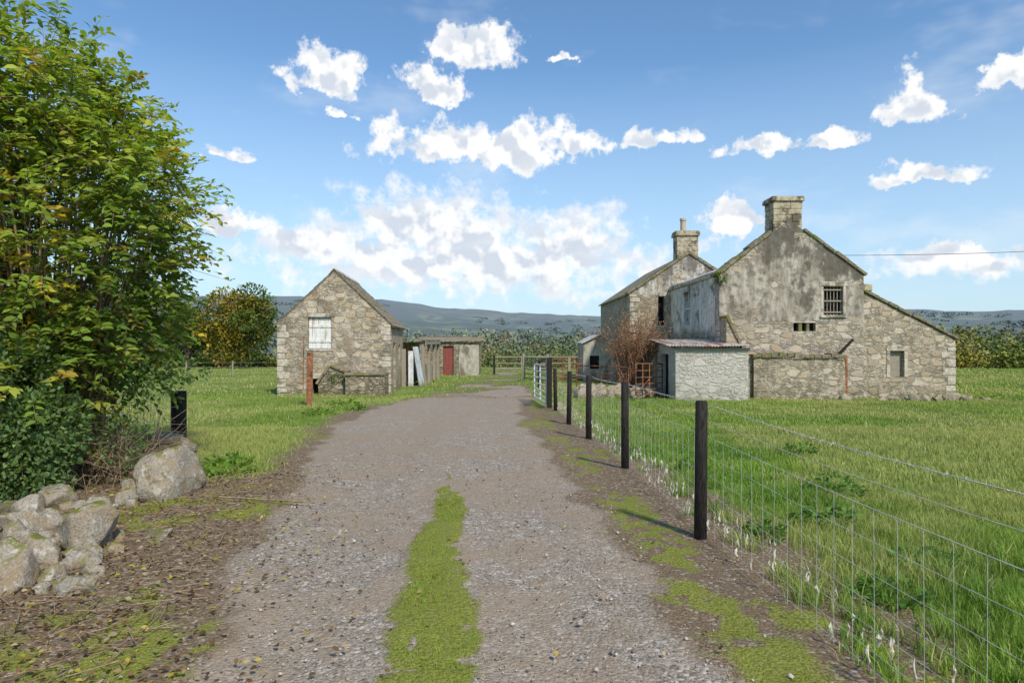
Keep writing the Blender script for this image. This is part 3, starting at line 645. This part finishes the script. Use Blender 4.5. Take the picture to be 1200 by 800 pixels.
box('leanto_window_boards',13.605,14.095,gy+.2,gy+.24,.39,1.29,M_GREYW,ct); box('leanto_lintel',13.45,14.25,gy+.03,gy+.3,1.305,1.48,MS_QUOIN,ct,.02)
box('leanto_jamb_l',13.47,13.595,gy+.035,gy+.2,.36,1.3,MS_QUOIN,ct,.01);box('leanto_jamb_r',14.105,14.23,gy+.035,gy+.2,.36,1.3,MS_QUOIN,ct,.01)
box('leanto_side',lx1-.5,lx1,gy+.563,30.5,-.8,1.70,MS_LEAN,ct)
quoins('leanto_quoins',lx1,gy+.06,-.5,1.6,1,ct)
copestones('leanto_coping',[(lx0+.02,3.44),(lx1+.1,1.72)],gy,gy+.6,ct,M_CAPM,.08,.45)
prism('leanto_roof',[(lx0,3.36),(lx1+.08,1.66),(lx1+.08,1.73),(lx0,3.43)],gy+.61,30.6,M_SLATE,ct)
box('kneeler_stone',12.64,12.95,gy+.0,gy+.5,3.45,3.72,M_CHIM,ct,.03)
gwall=empty('stone_garden_wall')
prism('stub',[(7.46,-.6),(8.35,-.6),(8.35,1.15),(8.05,1.2),(7.46,2.5)],23.75,24.49,MS_LEAN,gwall)
copestones('stub_coping',[(7.42,2.55),(8.1,1.2)],23.7,24.49,gwall,M_CAPM,.1,.3)
prism('wall',[(8.36,-.8),(11.55,-.8),(11.5,1.02),(11.0,1.08),(10.1,1.04),(9.2,1.1),(8.36,1.08)],23.6,24.05,MS_LEAN,gwall)
copestones('wall_coping',[(8.3,1.1),(9.2,1.12),(10.1,1.06),(11.0,1.1),(11.5,1.04)],23.55,24.1,gwall,M_CAPM,.1,.3,.05)
prism('raking_strut',[(11.45,1.1),(12.1,1.75),(12.14,1.70),(11.5,1.03)],24.2,24.3,M_BLACK,gwall)
box('gate_post',11.62,11.70,23.8,23.88,-.5,1.15,M_RUST,gwall)
for k in range(16):
    xx=random.uniform(8.5,16.5); boulder(xx,23.3+random.uniform(-.1,.5),random.uniform(.2,.5),random.uniform(.12,.3),None,60+k,k,'fallen_stone',sub=3)
fs=empty('blockwork_lean_to_shed')
w=prism('front_wall',[(5.5,-.8),(7.95,-.8),(7.95,1.42),(5.5,1.42)],22.95,23.15,M_BLOCK,fs)
Vs=[(5.5,23.15,-.8),(5.5,26.2,-.8),(5.5,26.2,1.62),(5.5,23.15,1.42)]; Vs+= [(x+.2,y,z) for x,y,z in Vs]
ob=pymesh('side_wall',Vs,[(0,3,2,1),(4,5,6,7),(0,1,5,4),(1,2,6,5),(2,3,7,6),(3,0,4,7)],M_BLOCK,fs); cut(ob,[(5.3,5.9,24.0,25.3,-.9,1.2)])
box('doorway_dark',5.72,5.76,23.9,25.4,-.7,1.2,M_DARK,fs)
corrugated('tin_roof',(5.2,22.75,1.50),(5.2,26.4,1.74),(8.05,22.75,1.50),(8.05,26.4,1.74),M_RUSTTIN,fs,.1,.02)
box('wall_plate',5.45,8.0,22.92,22.948,1.35,1.43,M_GREYW,fs)
def foliage_blob(P0,r,n,L,cols,zs=1):
    P=rng.normal(0,1,(n,3)); P=unit(P)*(rng.uniform(.3,1,(n,1))**.5)*np.array([[r[0],r[1],r[2]]])
    D=unit(P)+rng.normal(0,.6,(n,3)); N=unit(P)+rng.normal(0,.5,(n,3))+np.array([0,0,.5]); c=np.array(cols)[rng.integers(0,len(cols),n)]*rng.uniform(.6,1.35,(n,1))
    LL=rng.uniform(.6,1.2,n)*L
    return leaves(P+np.array(P0),D,N,LL,LL*.6,c)
def joinleaf(name,lst,mat=ML,parent=None):
    off=0;Vs=[];Fs=[];Cs=[]
    for V,F,C in lst: Vs.append(V);Fs.append(F+off);Cs.append(C);off+=len(V)
    return npmesh(name,np.concatenate(Vs),np.concatenate(Fs),mat,np.concatenate(Cs),False,parent)
G1=[(.08,.15,.025),(.13,.24,.04),(.17,.28,.04)]
joinleaf('ivy',[foliage_blob((7.5,24.6,3.95),(.22,.3,.22),160,.09,G1),foliage_blob((7.8,24.7,4.35),(.2,.2,.12),90,.08,G1),foliage_blob((8.3,24.75,4.75),(.12,.2,.08),50,.07,G1),foliage_blob((15.9,26,1.9),(.3,.8,.2),120,.1,G1),foliage_blob((-6.6,25.8,.25),(.3,.15,.2),80,.09,G1)])
# ---------------------------------------------------------------- fence
fe=empty('wire_fence')
posts=[(1.75,2.0),(1.57,5.68),(1.49,9.0),(1.36,12.1),(1.22,14.6),(1.17,18.4)]
for k,(x,y) in enumerate(posts):
    if k==0: continue
    z=float(H(x,y)); r=.052
    bm=bmesh.new(); bmesh.ops.create_cone(bm,cap_ends=True,segments=14,radius1=r*1.05,radius2=r*.95,depth=1.6)
    bmesh.ops.bevel(bm,geom=[e for e in bm.edges if abs(e.verts[0].co.z-.8)<.01 and abs(e.verts[1].co.z-.8)<.01],offset=.008,segments=1,affect='EDGES')
    me=bpy.data.meshes.new('post'); bm.to_mesh(me); bm.free(); me.materials.append(M_BLACK)
    for p in me.polygons: p.use_smooth=len(p.vertices)==4
    o=bpy.data.objects.new('post_%d'%k,me); COL.objects.link(o); o.parent=fe; o.location=(x,y,z+1.16-.8); o.rotation_euler=(random.uniform(-.012,.012),random.uniform(-.02,.02),0)
wp=[(x-.0,y) for x,y in [(2.0,-1.5)]+posts]
segs=[];rd=[]
def fpt(t,z):
    i=min(int(t),len(wp)-2); f=t-i; x=wp[i][0]*(1-f)+wp[i+1][0]*f+.055; y=wp[i][1]*(1-f)+wp[i+1][1]*f
    sag=-.02*4*f*(1-f) if z>.9 else -.008*4*f*(1-f)
    return (x,y,float(H(x,y))+z+sag)
for z,r in ((1.13,.0024),(1.0,.0017),(.86,.002),(.70,.0014),(.54,.0014),(.40,.0014),(.28,.0014),(.17,.0014),(.08,.0014)):
    T=np.linspace(0,len(wp)-1,121)
    for a_,b_ in zip(T[:-1],T[1:]): segs.append([fpt(a_,z),fpt(b_,z)]); rd.append(r)
lum=[]
for i in range(len(wp)-1):
    L=math.dist(wp[i],wp[i+1]); n=int(L/.18)
    for k in range(n):
        t=i+k/n; j1=random.uniform(-.012,.012)
        a_=Vector(fpt(t,.86));b_=Vector(fpt(t,.05)); b_.y+=j1; segs.append([a_,b_]); rd.append(.0012)
        for _ in range(3):
            if random.random()<.8: lum.append((b_+Vector((random.uniform(-.02,.02),random.uniform(-.1,.1),random.uniform(.0,.28))),random.uniform(.04,.12)))
for i in range(len(wp)-1):
    L=math.dist(wp[i],wp[i+1]); n=int(L/.11)
    for k in range(n):
        c=Vector(fpt(i+k/n,1.13)); 
        for q in range(2):
            a=random.uniform(0,6.28); v=Vector((math.cos(a)*.013,random.uniform(-.005,.005),math.sin(a)*.013)); segs.append([c-v,c+v]); rd.append(.0012)
V,F=tubes(segs,np.array(rd),4); npmesh('wires',V,F,M_WIRE,None,True,fe)
Vs=[];Fs=[]
for c,h in lum:
    b=len(Vs); r0=random.uniform(.004,.011)
    prof=[(0,.1),(.25,.9),(.5,.7),(.75,1.0),(1,.1)]
    ph=random.random()*6
    for t,w_ in prof:
        for q in range(5):
            a=q*1.2566+ph; rr_=r0*w_*random.uniform(.6,1.3); Vs.append((c.x+math.cos(a)*rr_+.006*math.sin(t*7+ph),c.y+math.sin(a)*rr_+.008*math.cos(t*6+ph),c.z+t*h))
    for s_ in range(4):
        for q in range(5): Fs.append([b+s_*5+q,b+s_*5+(q+1)%5,b+(s_+1)*5+(q+1)%5,b+(s_+1)*5+q])
M_WOOL=simple('dry_grass_tags',(.44,.40,.29),(.66,.61,.48),30,.95,.3)
pymesh('caught_wool',Vs,Fs,M_WOOL,fe)
# ---------------------------------------------------------------- gates
def gate(name,p0,p1,zb,zt,nb_,mat,r=.02,verts=3,diag=False):
    e=empty(name); p0=Vector(p0);p1=Vector(p1); segs=[];rd=[]
    z0=float(H(p0.x,p0.y));z1=float(H(p1.x,p1.y))
    for k in range(nb_):
        t=(k/(nb_-1))**1.15; z=zb+(zt-zb)*t
        segs.append([(p0.x,p0.y,z0+z),(p1.x,p1.y,z1+z)]); rd.append(r if k in (0,nb_-1) else r*.8)
    for k in range(verts):
        f=k/(verts-1); q=p0.lerp(p1,f); zz=z0*(1-f)+z1*f; segs.append([(q.x,q.y,zz+zb),(q.x,q.y,zz+zt)]); rd.append(r*1.1)
    if diag: segs.append([(p0.x,p0.y,z0+zb),(p1.x,p1.y,z1+zt)]); rd.append(r*.8)
    V,F=tubes(segs,np.array(rd),8); npmesh('tubes',V,F,mat,None,True,e)
    return e
gate('galvanised_gate',(.98,19.4),(.74,22.6),.15,1.22,7,M_GALV,.024,3)
gp=empty('gate_post'); box('post',.98,1.12,19.1,19.24,-.5,1.2,M_BLACK,gp,.01)
gate('rusty_field_gate',(1.9,35.5),(4.2,36.2),.15,1.25,6,M_RUST,.03,4,True)
gate('rusty_field_gate.001',(.7,38),(1.8,35.6),.15,1.3,5,M_GREYW,.035,3)
gate('rusty_field_gate.002',(4.15,22.9),(5.35,24.3),.2,1.25,6,M_RUST,.02,5,True)
gate('rusty_field_gate.003',(2.6,27.5),(4.3,25.2),.15,1.1,5,M_RUST,.02,3,True)
pg=empty('wooden_gate_posts')
for k,(x,y,h) in enumerate([(.65,38,1.5),(1.85,35.4,1.5),(4.3,36.3,1.4),(3.0,35.8,1.3),(1.2,30,1.25),(1.35,26,1.2),(-1.2,46,1.3)]):
    z=float(H(x,y)); box('post_%d'%k,x-.07,x+.07,y-.07,y+.07,z-.2,z+h,M_BLACK if k>3 else M_GREYW,pg,.012)
gate('timber_rail_fence',(-1.2,46),(8,48),.4,1.2,3,M_GREYW,.04,6)
rp=empty('rusty_steel_stanchion',(-6.12,20.6,float(H(-6.12,20.6))),.3); rp.rotation_euler=(0,.015,.3)
box('web',-.012,.012,-.1,.1,-.3,1.62,M_RUST,rp); box('flange_a',-.09,.09,-.118,-.102,-.3,1.62,M_RUST,rp); box('flange_b',-.09,.09,.102,.118,-.3,1.62,M_RUST,rp)
box('hanging_strap',-.2,-.17,-.14,-.12,.5,2.1,M_RUST,rp)
sp_=empty('fence_strainer_post'); x,y=-5.32,10.9
V,F=tubes([[(x,y,-.3),(x,y,.86)]],np.array([.115]),16); npmesh('post',V,F,M_BLACK,None,True,sp_)
pymesh('top',[(x+.115*math.cos(a*math.pi/8),y+.115*math.sin(a*math.pi/8),.86) for a in range(16)],[list(range(16))],M_BLACK,sp_)
segs=[];
for z in (.78,.62,.45,.28,.12):
    segs.append([(x,y-.1,z),(-9,15,z-.1)]); segs.append([(x,y-.1,z),(-6,6,z)])
for k in range(24):
    t=k/24; segs.append([(x+(-9-x)*t,y+4.1*t,.78-.1*t),(x+(-9-x)*t,y+4.1*t,-.05)])
V,F=tubes(segs,.0025); npmesh('wires',V,F,M_WIRE,None,False,sp_)
lf=empty('field_fence') 
segs=[]
for k in range(12):
    xx=-12-k*3; zz=float(H(xx,44)); segs.append([(xx,44,zz-.1),(xx,44,zz+1.0)])
V,F=tubes(segs,np.array([.05]*12),6); npmesh('posts',V,F,M_GREYW,None,False,lf)
V,F=tubes([[(-12,44,z),(-45,44,z-.05)] for z in (.3,.0,-.3)],.008); npmesh('wires',V,F,M_GREYW,None,False,lf)
for k in range(34):
    xx=random.uniform(2.4,5.0); boulder(xx,24.5+random.uniform(-.5,1.2),random.uniform(.3,.6),random.uniform(.25,.55),None,100+k,k,'rubble_stone',sub=3)
segs=[]
T=np.linspace(0,1,41); A=np.array([11.4,24.6,4.75]);B=np.array([34.,27,6.4])
P=[A+(B-A)*t-np.array([0,0,1.0])*4*t*(1-t)*.35 for t in T]
V,F=tubes([[p,q] for p,q in zip(P[:-1],P[1:])],.009); npmesh('overhead_cable',V,F,M_BLACK)
# ---------------------------------------------------------------- trees
def branches(segs_r,name,mat,parent=None,sides=6):
    S=[[a,b] for a,b,_,_ in segs_r]; R=np.array([[r0,r1] for _,_,r0,r1 in segs_r]); V,F=tubes(S,R,sides); return npmesh(name,V,F,mat,None,True,parent)
MBK=simple('bark',(.07,.055,.04),(.16,.13,.10),15,.95,.6)
def lobetree(name,x,y,h,w,cols,nleaf,L,nl=14,seed=0,trunk=True):
    r=random.Random(seed); e=empty(name); z0=float(H(x,y)); lst=[]; seg=[]
    tz=h*.28; 
    seg.append(((x,y,z0-.3),(x,y,z0+tz),h*.035,h*.025))
    for k in range(nl):
        a=r.uniform(0,6.28); q=r.uniform(.1,.75); hz=r.uniform(.16,.86); rad=w*.5*q*(1-.55*max(0,hz-.5)*2)
        c=(x+math.cos(a)*rad,y+math.sin(a)*rad,z0+h*hz); rr_=w*r.uniform(.13,.22); tone=r.uniform(.7,1.25)
        cs=cols if r.random()<.7 else GRN
        lst.append(foliage_blob(c,(rr_,rr_,rr_*.8),nleaf//nl,L,[tuple(q*tone for q in cc) for cc in cs])); seg.append(((x,y,z0+tz*r.uniform(.5,1)),c,h*.016,h*.004))
    branches(seg,'trunk_and_limbs',MBK,e); joinleaf('crown',lst,ML,e)
AUT=[(.38,.30,.035),(.24,.23,.035),(.15,.17,.03),(.44,.29,.035)]; GRN=[(.09,.135,.025),(.12,.165,.035),(.15,.20,.035)]
lobetree('autumn_tree',-23.8,60,7.4,7.8,AUT,10000,.28,34,1)
lobetree('ash_tree',-29,61,6.0,6.4,GRN,6000,.28,24,2)
lobetree('ash_tree.001',-20.3,66,4.6,4.6,GRN,4000,.28,16,3)
def woods(name,specs,L=.62,per=300):
    Ps=[];Ds=[];Cs=[];Ls=[]
    for (x,y,z,h,w,c) in specs:
        nl=8
        cen=np.stack([rng.normal(0,w*.24,nl),rng.normal(0,w*.24,nl),rng.uniform(h*.3,h*.8,nl)],1)
        k=rng.integers(0,nl,per); u=unit(rng.normal(0,1,(per,3)))
        P=cen[k]+u*np.array([[w*.23,w*.23,h*.2]])*rng.uniform(.7,1.05,(per,1)); low=rng.uniform(0,1,per)<.15; P[low,2]*=.25
        Ps.append(P+np.array([x,y,z])); Ds.append(u+rng.normal(0,.6,(per,3))); 
        tone=rng.uniform(.75,1.25,nl)[k][:,None]; Cs.append(np.array(c)[None]*tone*rng.uniform(.85,1.15,(per,1))*(.65+.35*np.clip((P[:,2:3])/h*1.6,0,1))); Ls.append(np.full(per,L*w/6)*rng.uniform(.6,1.2,per))  # lower crown leaves coloured darker, shade put into the colour
    P=np.concatenate(Ps);D=np.concatenate(Ds);C=np.concatenate(Cs);LL=np.concatenate(Ls)
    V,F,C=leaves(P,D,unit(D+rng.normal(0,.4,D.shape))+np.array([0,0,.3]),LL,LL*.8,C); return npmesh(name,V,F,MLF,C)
WC=[(.11,.15,.035),(.16,.19,.04),(.26,.23,.05),(.27,.18,.05),(.09,.13,.035),(.20,.21,.045),(.14,.17,.04)]
sp=[]
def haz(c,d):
    t=min(.5,.03+d/1700); h=(.26,.32,.34); return tuple(c[i]*(1-t)+h[i]*t for i in range(3))  # blends atmospheric haze into the leaf colour by distance
def addrow(n,azr,dr,pyt,jit,wr=(7,12)):
    for k in range(n):
        azp=random.uniform(*azr); d=random.uniform(*dr); x=(azp-600)/800*d; z=float(H(x,d)); py=(pyt(azp) if callable(pyt) else pyt)+random.uniform(-jit,jit)
        top=1.65+(400-py)/800*d; h=max(3.5,min(top-z,16)); 
        w=random.uniform(*wr)*max(.6,d/250); sp.append((x,d,min(z,top-h*.9),max(h,top-min(z,top-h*.9)),w,haz(random.choice(WC),d)))
addrow(100,(430,760),(110,160),416,6,(5,8))
addrow(110,(420,780),(180,260),403,5)
addrow(110,(400,800),(300,420),393,4)
addrow(90,(380,820),(500,700),387,3)
addrow(70,(-150,340),(120,200),412,5)
addrow(60,(-100,330),(250,400),396,5)
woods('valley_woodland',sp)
sp=[]
addrow(26,(1095,1150),(85,115),392,8,(6,9)); addrow(80,(1080,1420),(95,140),388,10,(7,11)); addrow(60,(1080,1500),(200,300),380,4)
sp+= [(40+random.uniform(-3,32),64+random.uniform(-1,2),-.9,random.uniform(1.0,2.4),3,random.choice(WC)) for _ in range(26)]
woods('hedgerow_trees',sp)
sp=[(x,66+random.uniform(-1,1),-1.2,random.uniform(.9,1.9),2.6,random.choice(WC)) for x in np.linspace(-62,-8,40)]
woods('field_hedge',sp)
sp=[]
for k in range(700):
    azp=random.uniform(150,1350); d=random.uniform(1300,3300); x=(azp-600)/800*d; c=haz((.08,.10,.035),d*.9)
    if fbm(np.array([x]),np.array([d]),400,77,3)[0]>.5: sp.append((x,d,float(H(x,d))-3,random.uniform(8,13),random.uniform(25,60),c))
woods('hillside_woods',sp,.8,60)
# ---------------------------------------------------------------- big shrub left
shrub=empty('elder_shrub')
lobes=[(-5.5,8.3,3.0,1.5,1.3,2.1),(-5.7,8.2,4.6,.85,.9,.95),(-5.0,8.0,4.3,.75,.8,.6),(-4.6,7.9,3.75,.7,.7,.5),(-4.2,8.0,3.35,.55,.6,.38),(-4.65,8.1,2.7,.6,.7,.55),(-4.7,8.3,2.1,.55,.7,.55),(-4.9,8.4,1.5,.55,.6,.5),(-5.5,7.8,1.2,.8,.8,.8),(-6.8,8.2,3.6,1.3,1.2,1.7),(-6.6,8.0,1.8,1.2,1.1,1.3),(-6.0,9.6,3.2,1.5,1.0,1.8),(-7.6,9,2.6,1.3,1.3,2.0),(-6.2,7.6,5.0,.7,.6,.6)]
vol=np.array([l[3]*l[4]*l[5] for l in lobes])**.75; vol/=vol.sum()
Ps=[];Ds=[];Ns=[];Ls=[];Cs=[];seg=[]
NS=5200
root=np.array([-5.7,8.5,.1])
idx=rng.choice(len(lobes),NS,p=vol)
for s in range(NS):
    l=lobes[idx[s]]; u=unit(rng.normal(0,1,3)); q=rng.uniform(.35,1.0)**.6; P=np.array(l[:3])+u*np.array(l[3:])*q*rng.uniform(.85,1.05)
    if P[2]<.15: continue
    d=unit(u+np.array([0,0,.45])+rng.normal(0,.4,3)); n=rng.integers(7,13); Lst=rng.uniform(.22,.5)
    if q>.93 and rng.random()<.25: Lst*=1.5; n=int(n*1.3)
    t=np.linspace(.1,1,n); B=P+d*(t*Lst)[:,None]+np.array([0,0,-.16])*(t**2*Lst)[:,None]*2
    side=unit(np.cross(d,[0,0,1.])); a=np.where(np.arange(n)%2==0,1,-1)[:,None]
    D=d*.6+side*a*.9+rng.normal(0,.25,(n,3))+np.array([0,0,-.2]); Nn=np.array([.1,-.35,1.])+rng.normal(0,.45,(n,3))
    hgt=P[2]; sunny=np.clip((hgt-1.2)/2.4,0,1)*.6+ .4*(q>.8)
    base=np.array([.10,.18,.03])*(1-sunny)+np.array([.28,.39,.05])*sunny  # sunlight painted into leaf colour: high and outer shoots lighter
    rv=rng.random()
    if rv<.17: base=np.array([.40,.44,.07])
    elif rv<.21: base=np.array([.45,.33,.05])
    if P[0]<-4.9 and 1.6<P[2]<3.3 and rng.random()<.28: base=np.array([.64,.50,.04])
    if P[0]>-4.7 and P[2]<3.0: base=base*np.array([.7,.78,.8])  # shaded right flank painted darker in the leaf colour
    C=base*rng.uniform(.65,1.3,(n,1))
    Ps.append(B);Ds.append(D);Ns.append(Nn);Ls.append(rng.uniform(.08,.14,n)*(.8 if q<.7 else 1));Cs.append(C)
    seg.append((tuple(P),tuple(B[-1]),.004,.0015))
    if s%28==0:
        m=(root+P)/2+rng.normal(0,.15,3); b0=root+rng.normal(0,.2,3)*np.array([2,1,0]); m=m+np.array([0,0,-.2])
        seg.append((tuple(b0),tuple(m),.03,.018)); seg.append((tuple(m),tuple(P),.018,.005))
P=np.concatenate(Ps);D=np.concatenate(Ds);N=np.concatenate(Ns);L=np.concatenate(Ls);C=np.concatenate(Cs)
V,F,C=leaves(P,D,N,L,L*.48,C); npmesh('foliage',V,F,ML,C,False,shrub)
branches(seg,'stems',MT,shrub,4)
tang=empty('bramble_tangle'); seg=[]
for k in range(380):
    x0=random.uniform(-6.2,-4.3);y0=random.uniform(7.6,8.8); p=Vector((x0,y0,float(H(x0,y0)))); d=Vector((random.gauss(.25,.5),random.gauss(-.25,.4),1)).normalized()
    for q in range(6):
        p2=p+d*random.uniform(.12,.25); seg.append((tuple(p),tuple(p2),.006*(1-q*.13),.006*(1-(q+1)*.13))); p=p2; d=(d+Vector((random.gauss(.05,.25),random.gauss(0,.25),random.gauss(-.22,.25)))).normalized()
branches(seg,'stems',MT,tang,4)
IV=[(.11,.19,.07),(.16,.25,.09),(.21,.30,.10),(.12,.20,.05)]
lst=[foliage_blob((x,y,z),r,n,L,IV) for x,y,z,r,n,L in [(-5.3,7.2,.55,(.75,.5,.5),2300,.07),(-4.95,7.3,.75,(.4,.4,.42),1300,.065),(-5.7,6.9,.5,(.6,.5,.6),1900,.07),(-5.4,7.4,1.25,(.5,.4,.5),1300,.07),(-4.35,8.2,1.2,(.45,.3,.2),260,.07),(-6.3,7.2,.9,(.7,.6,.8),1500,.075),(-5.1,7.0,.2,(.6,.3,.2),800,.055),(-4.0,8.4,1.3,(.3,.2,.14),110,.07),(-4.5,7.9,.5,(.3,.3,.35),350,.06)]]
joinleaf('leaves',lst,ML,tang)
cl=empty('withered_climber'); seg=[];lst=[]; bx,by=4.75,26.3; bz=float(H(bx,by))
Ps=[]
for k in range(150):
    p=Vector((bx+random.gauss(0,.22),by+random.gauss(0,.2),bz)); d=Vector((random.gauss(0,.10),random.gauss(0,.10),1)).normalized()
    n=random.randint(6,12)
    for q in range(n):
        p2=p+d*.27; seg.append((tuple(p),tuple(p2),.02*(1-q/14),.02*(1-(q+1)/14))); p=p2; Ps.append(p)
        d=(d+Vector((random.gauss(0,.16),random.gauss(0,.16),random.gauss(.06,.12)))).normalized()
        for _ in range(2):
            t=p+Vector((random.gauss(0,.12),random.gauss(0,.12),random.gauss(.04,.12))); seg.append((tuple(p),tuple(t),.005,.002)); Ps.append(t)
branches(seg,'stems',simple('red_brown_stems',(.22,.12,.07),(.36,.22,.14),14),cl,4)
P=np.array([tuple(p) for p in Ps]); P=P[P[:,2]>1.0]; P=np.repeat(P,2,0)+rng.normal(0,.05,(len(P)*2,3)); n=len(P)
V,F,C=leaves(P,rng.normal(0,1,(n,3)),rng.normal(0,1,(n,3)),rng.uniform(.04,.09,n),rng.uniform(.03,.05,n),np.array([[.38,.22,.12]])*rng.uniform(.5,1.4,(n,1))); npmesh('dead_leaves',V,F,ML,C,False,cl)
# ---------------------------------------------------------------- world
SE,SA=math.radians(46),math.radians(28)
w=bpy.data.worlds.new('World'); scene.world=w; w.use_nodes=True; nt=w.node_tree; nt.nodes.clear()
sky=nd(nt,'ShaderNodeTexSky',sky_type='NISHITA'); sky.sun_disc=False; sky.sun_elevation=SE; sky.sun_rotation=math.pi-SA; sky.air_density=1.0; sky.dust_density=.4; sky.ozone_density=1.5
tc=nd(nt,'ShaderNodeTexCoord').outputs['Generated']; sx=nd(nt,'ShaderNodeSeparateXYZ',{0:tc})
azn=mth(nt,'ARCTAN2',sx.outputs[0],sx.outputs[1]); eln=mth(nt,'ARCSINE',sx.outputs[2])
P=nd(nt,'ShaderNodeCombineXYZ',{0:azn,1:eln,2:0.0}).outputs[0]
n1=noi(nt,P,13,5,.6,0,'2D')
Pw=vm(nt,'MULTIPLY_ADD',n1.outputs[1],(.10,.06,0),vm(nt,'SUBTRACT',P,(.05,.030,0)))
clouds=[(385,80,62,32),(265,175,42,14),(560,162,140,42),(660,166,62,20),(560,48,56,38),(505,95,52,22),(770,160,48,15),(892,168,64,16),(974,166,54,15),(1066,112,62,42),(1075,202,80,19),(868,250,56,28),(1120,295,100,24),(1186,78,30,30),(262,255,44,20),(662,68,26,10),(400,128,16,9)]
bank=[(510,268,140,48),(660,282,95,38),(380,290,120,30),(570,310,270,42),(1130,308,160,22)]
def pxa(px,py):
    return math.atan((px-600)/800), math.atan((400-py)/math.hypot(800,px-600))
def group(lst,flat):
    acc=None
    for cx,cy,rx,ry in lst:
        a,e=pxa(cx,cy); ca=math.cos(a)**2; e-=(.35*ry/800 if flat else 0)
        sxx=800/rx/ca; syy=800/ry/max(.6,math.cos(a))
        v=vm(nt,'MULTIPLY_ADD',Pw,(sxx,syy,0),(-a*sxx,-e*syy,0))
        if flat: v=vm(nt,'MAXIMUM',v,vm(nt,'MULTIPLY',v,(1,-2.2,1)))
        l=vm(nt,'LENGTH',v)
        acc=l if acc is None else mth(nt,'MINIMUM',acc,l)
    return mth(nt,'SUBTRACT',1.0,acc)
D1=group(clouds,True); D2=group(bank,False)
nz=noi(nt,P,24,7,.62,0,'2D'); nb1=noi(nt,P,21,3,.5,0,'2D'); nb2=noi(nt,vm(nt,'ADD',P,(.005,.013,0)),21,3,.5,0,'2D')
q=mth(nt,'MULTIPLY',mth(nt,'SUBTRACT',nz.outputs[0],.5),2.0)
m1=mr(nt,mth(nt,'ADD',D1,q),-.02,.40); m2=mr(nt,mth(nt,'ADD',D2,q),-.15,.6,0,.95)
hz=mr(nt,eln,-.02,.38,.85,0.0,False)
wisp=mr(nt,noi(nt,vm(nt,'MULTIPLY',P,(1,2.6,1)),4,4,.6,0,'2D').outputs[0],.52,.8,0,.25)
mask=mth(nt,'MAXIMUM',m1,m2); mask=mth(nt,'MAXIMUM',mask,wisp)
emb=mr(nt,mth(nt,'SUBTRACT',nb1.outputs[0],nb2.outputs[0]),-.10,.07)
dens=mr(nt,mth(nt,'MAXIMUM',D1,D2),.05,.7)
shade=mth(nt,'MULTIPLY',mth(nt,'SUBTRACT',1.0,emb),mth(nt,'ADD',.25,mth(nt,'MULTIPLY',dens,.6)))
cc=mix(nt,shade,(1.0,1.0,1.0),(.60,.67,.78))
bs=nd(nt,'ShaderNodeBackground',{0:mix(nt,1.0,sky.outputs[0],(.80,1.02,1.14),'MULTIPLY'),1:.15}); bh=nd(nt,'ShaderNodeBackground',{0:rgb((.60,.77,.94)),1:.97}); bc=nd(nt,'ShaderNodeBackground',{0:cc,1:1.03})
x1=nd(nt,'ShaderNodeMixShader',{0:hz,1:bs.outputs[0],2:bh.outputs[0]}); x2=nd(nt,'ShaderNodeMixShader',{0:mask,1:x1.outputs[0],2:bc.outputs[0]})
o=nd(nt,'ShaderNodeOutputWorld'); nt.links.new(x2.outputs[0],o.inputs[0])
sd=bpy.data.lights.new('sun','SUN'); sd.energy=3.9; sd.angle=math.radians(3.5); sd.color=(1,.92,.80)
so=bpy.data.objects.new('sun',sd); COL.objects.link(so)
so.rotation_euler=Vector((math.sin(SA)*math.cos(SE),-math.cos(SA)*math.cos(SE),math.sin(SE))).to_track_quat('Z','Y').to_euler()
cam=bpy.data.cameras.new('camera'); cam.lens=24; cam.sensor_width=36; cam.clip_end=20000; cam.clip_start=.05
co=bpy.data.objects.new('camera',cam); COL.objects.link(co); co.location=(0,0,1.65); co.rotation_euler=(math.radians(90),0,0); scene.camera=co
scene.view_settings.view_transform='Standard'; scene.view_settings.look='None'; scene.view_settings.exposure=0
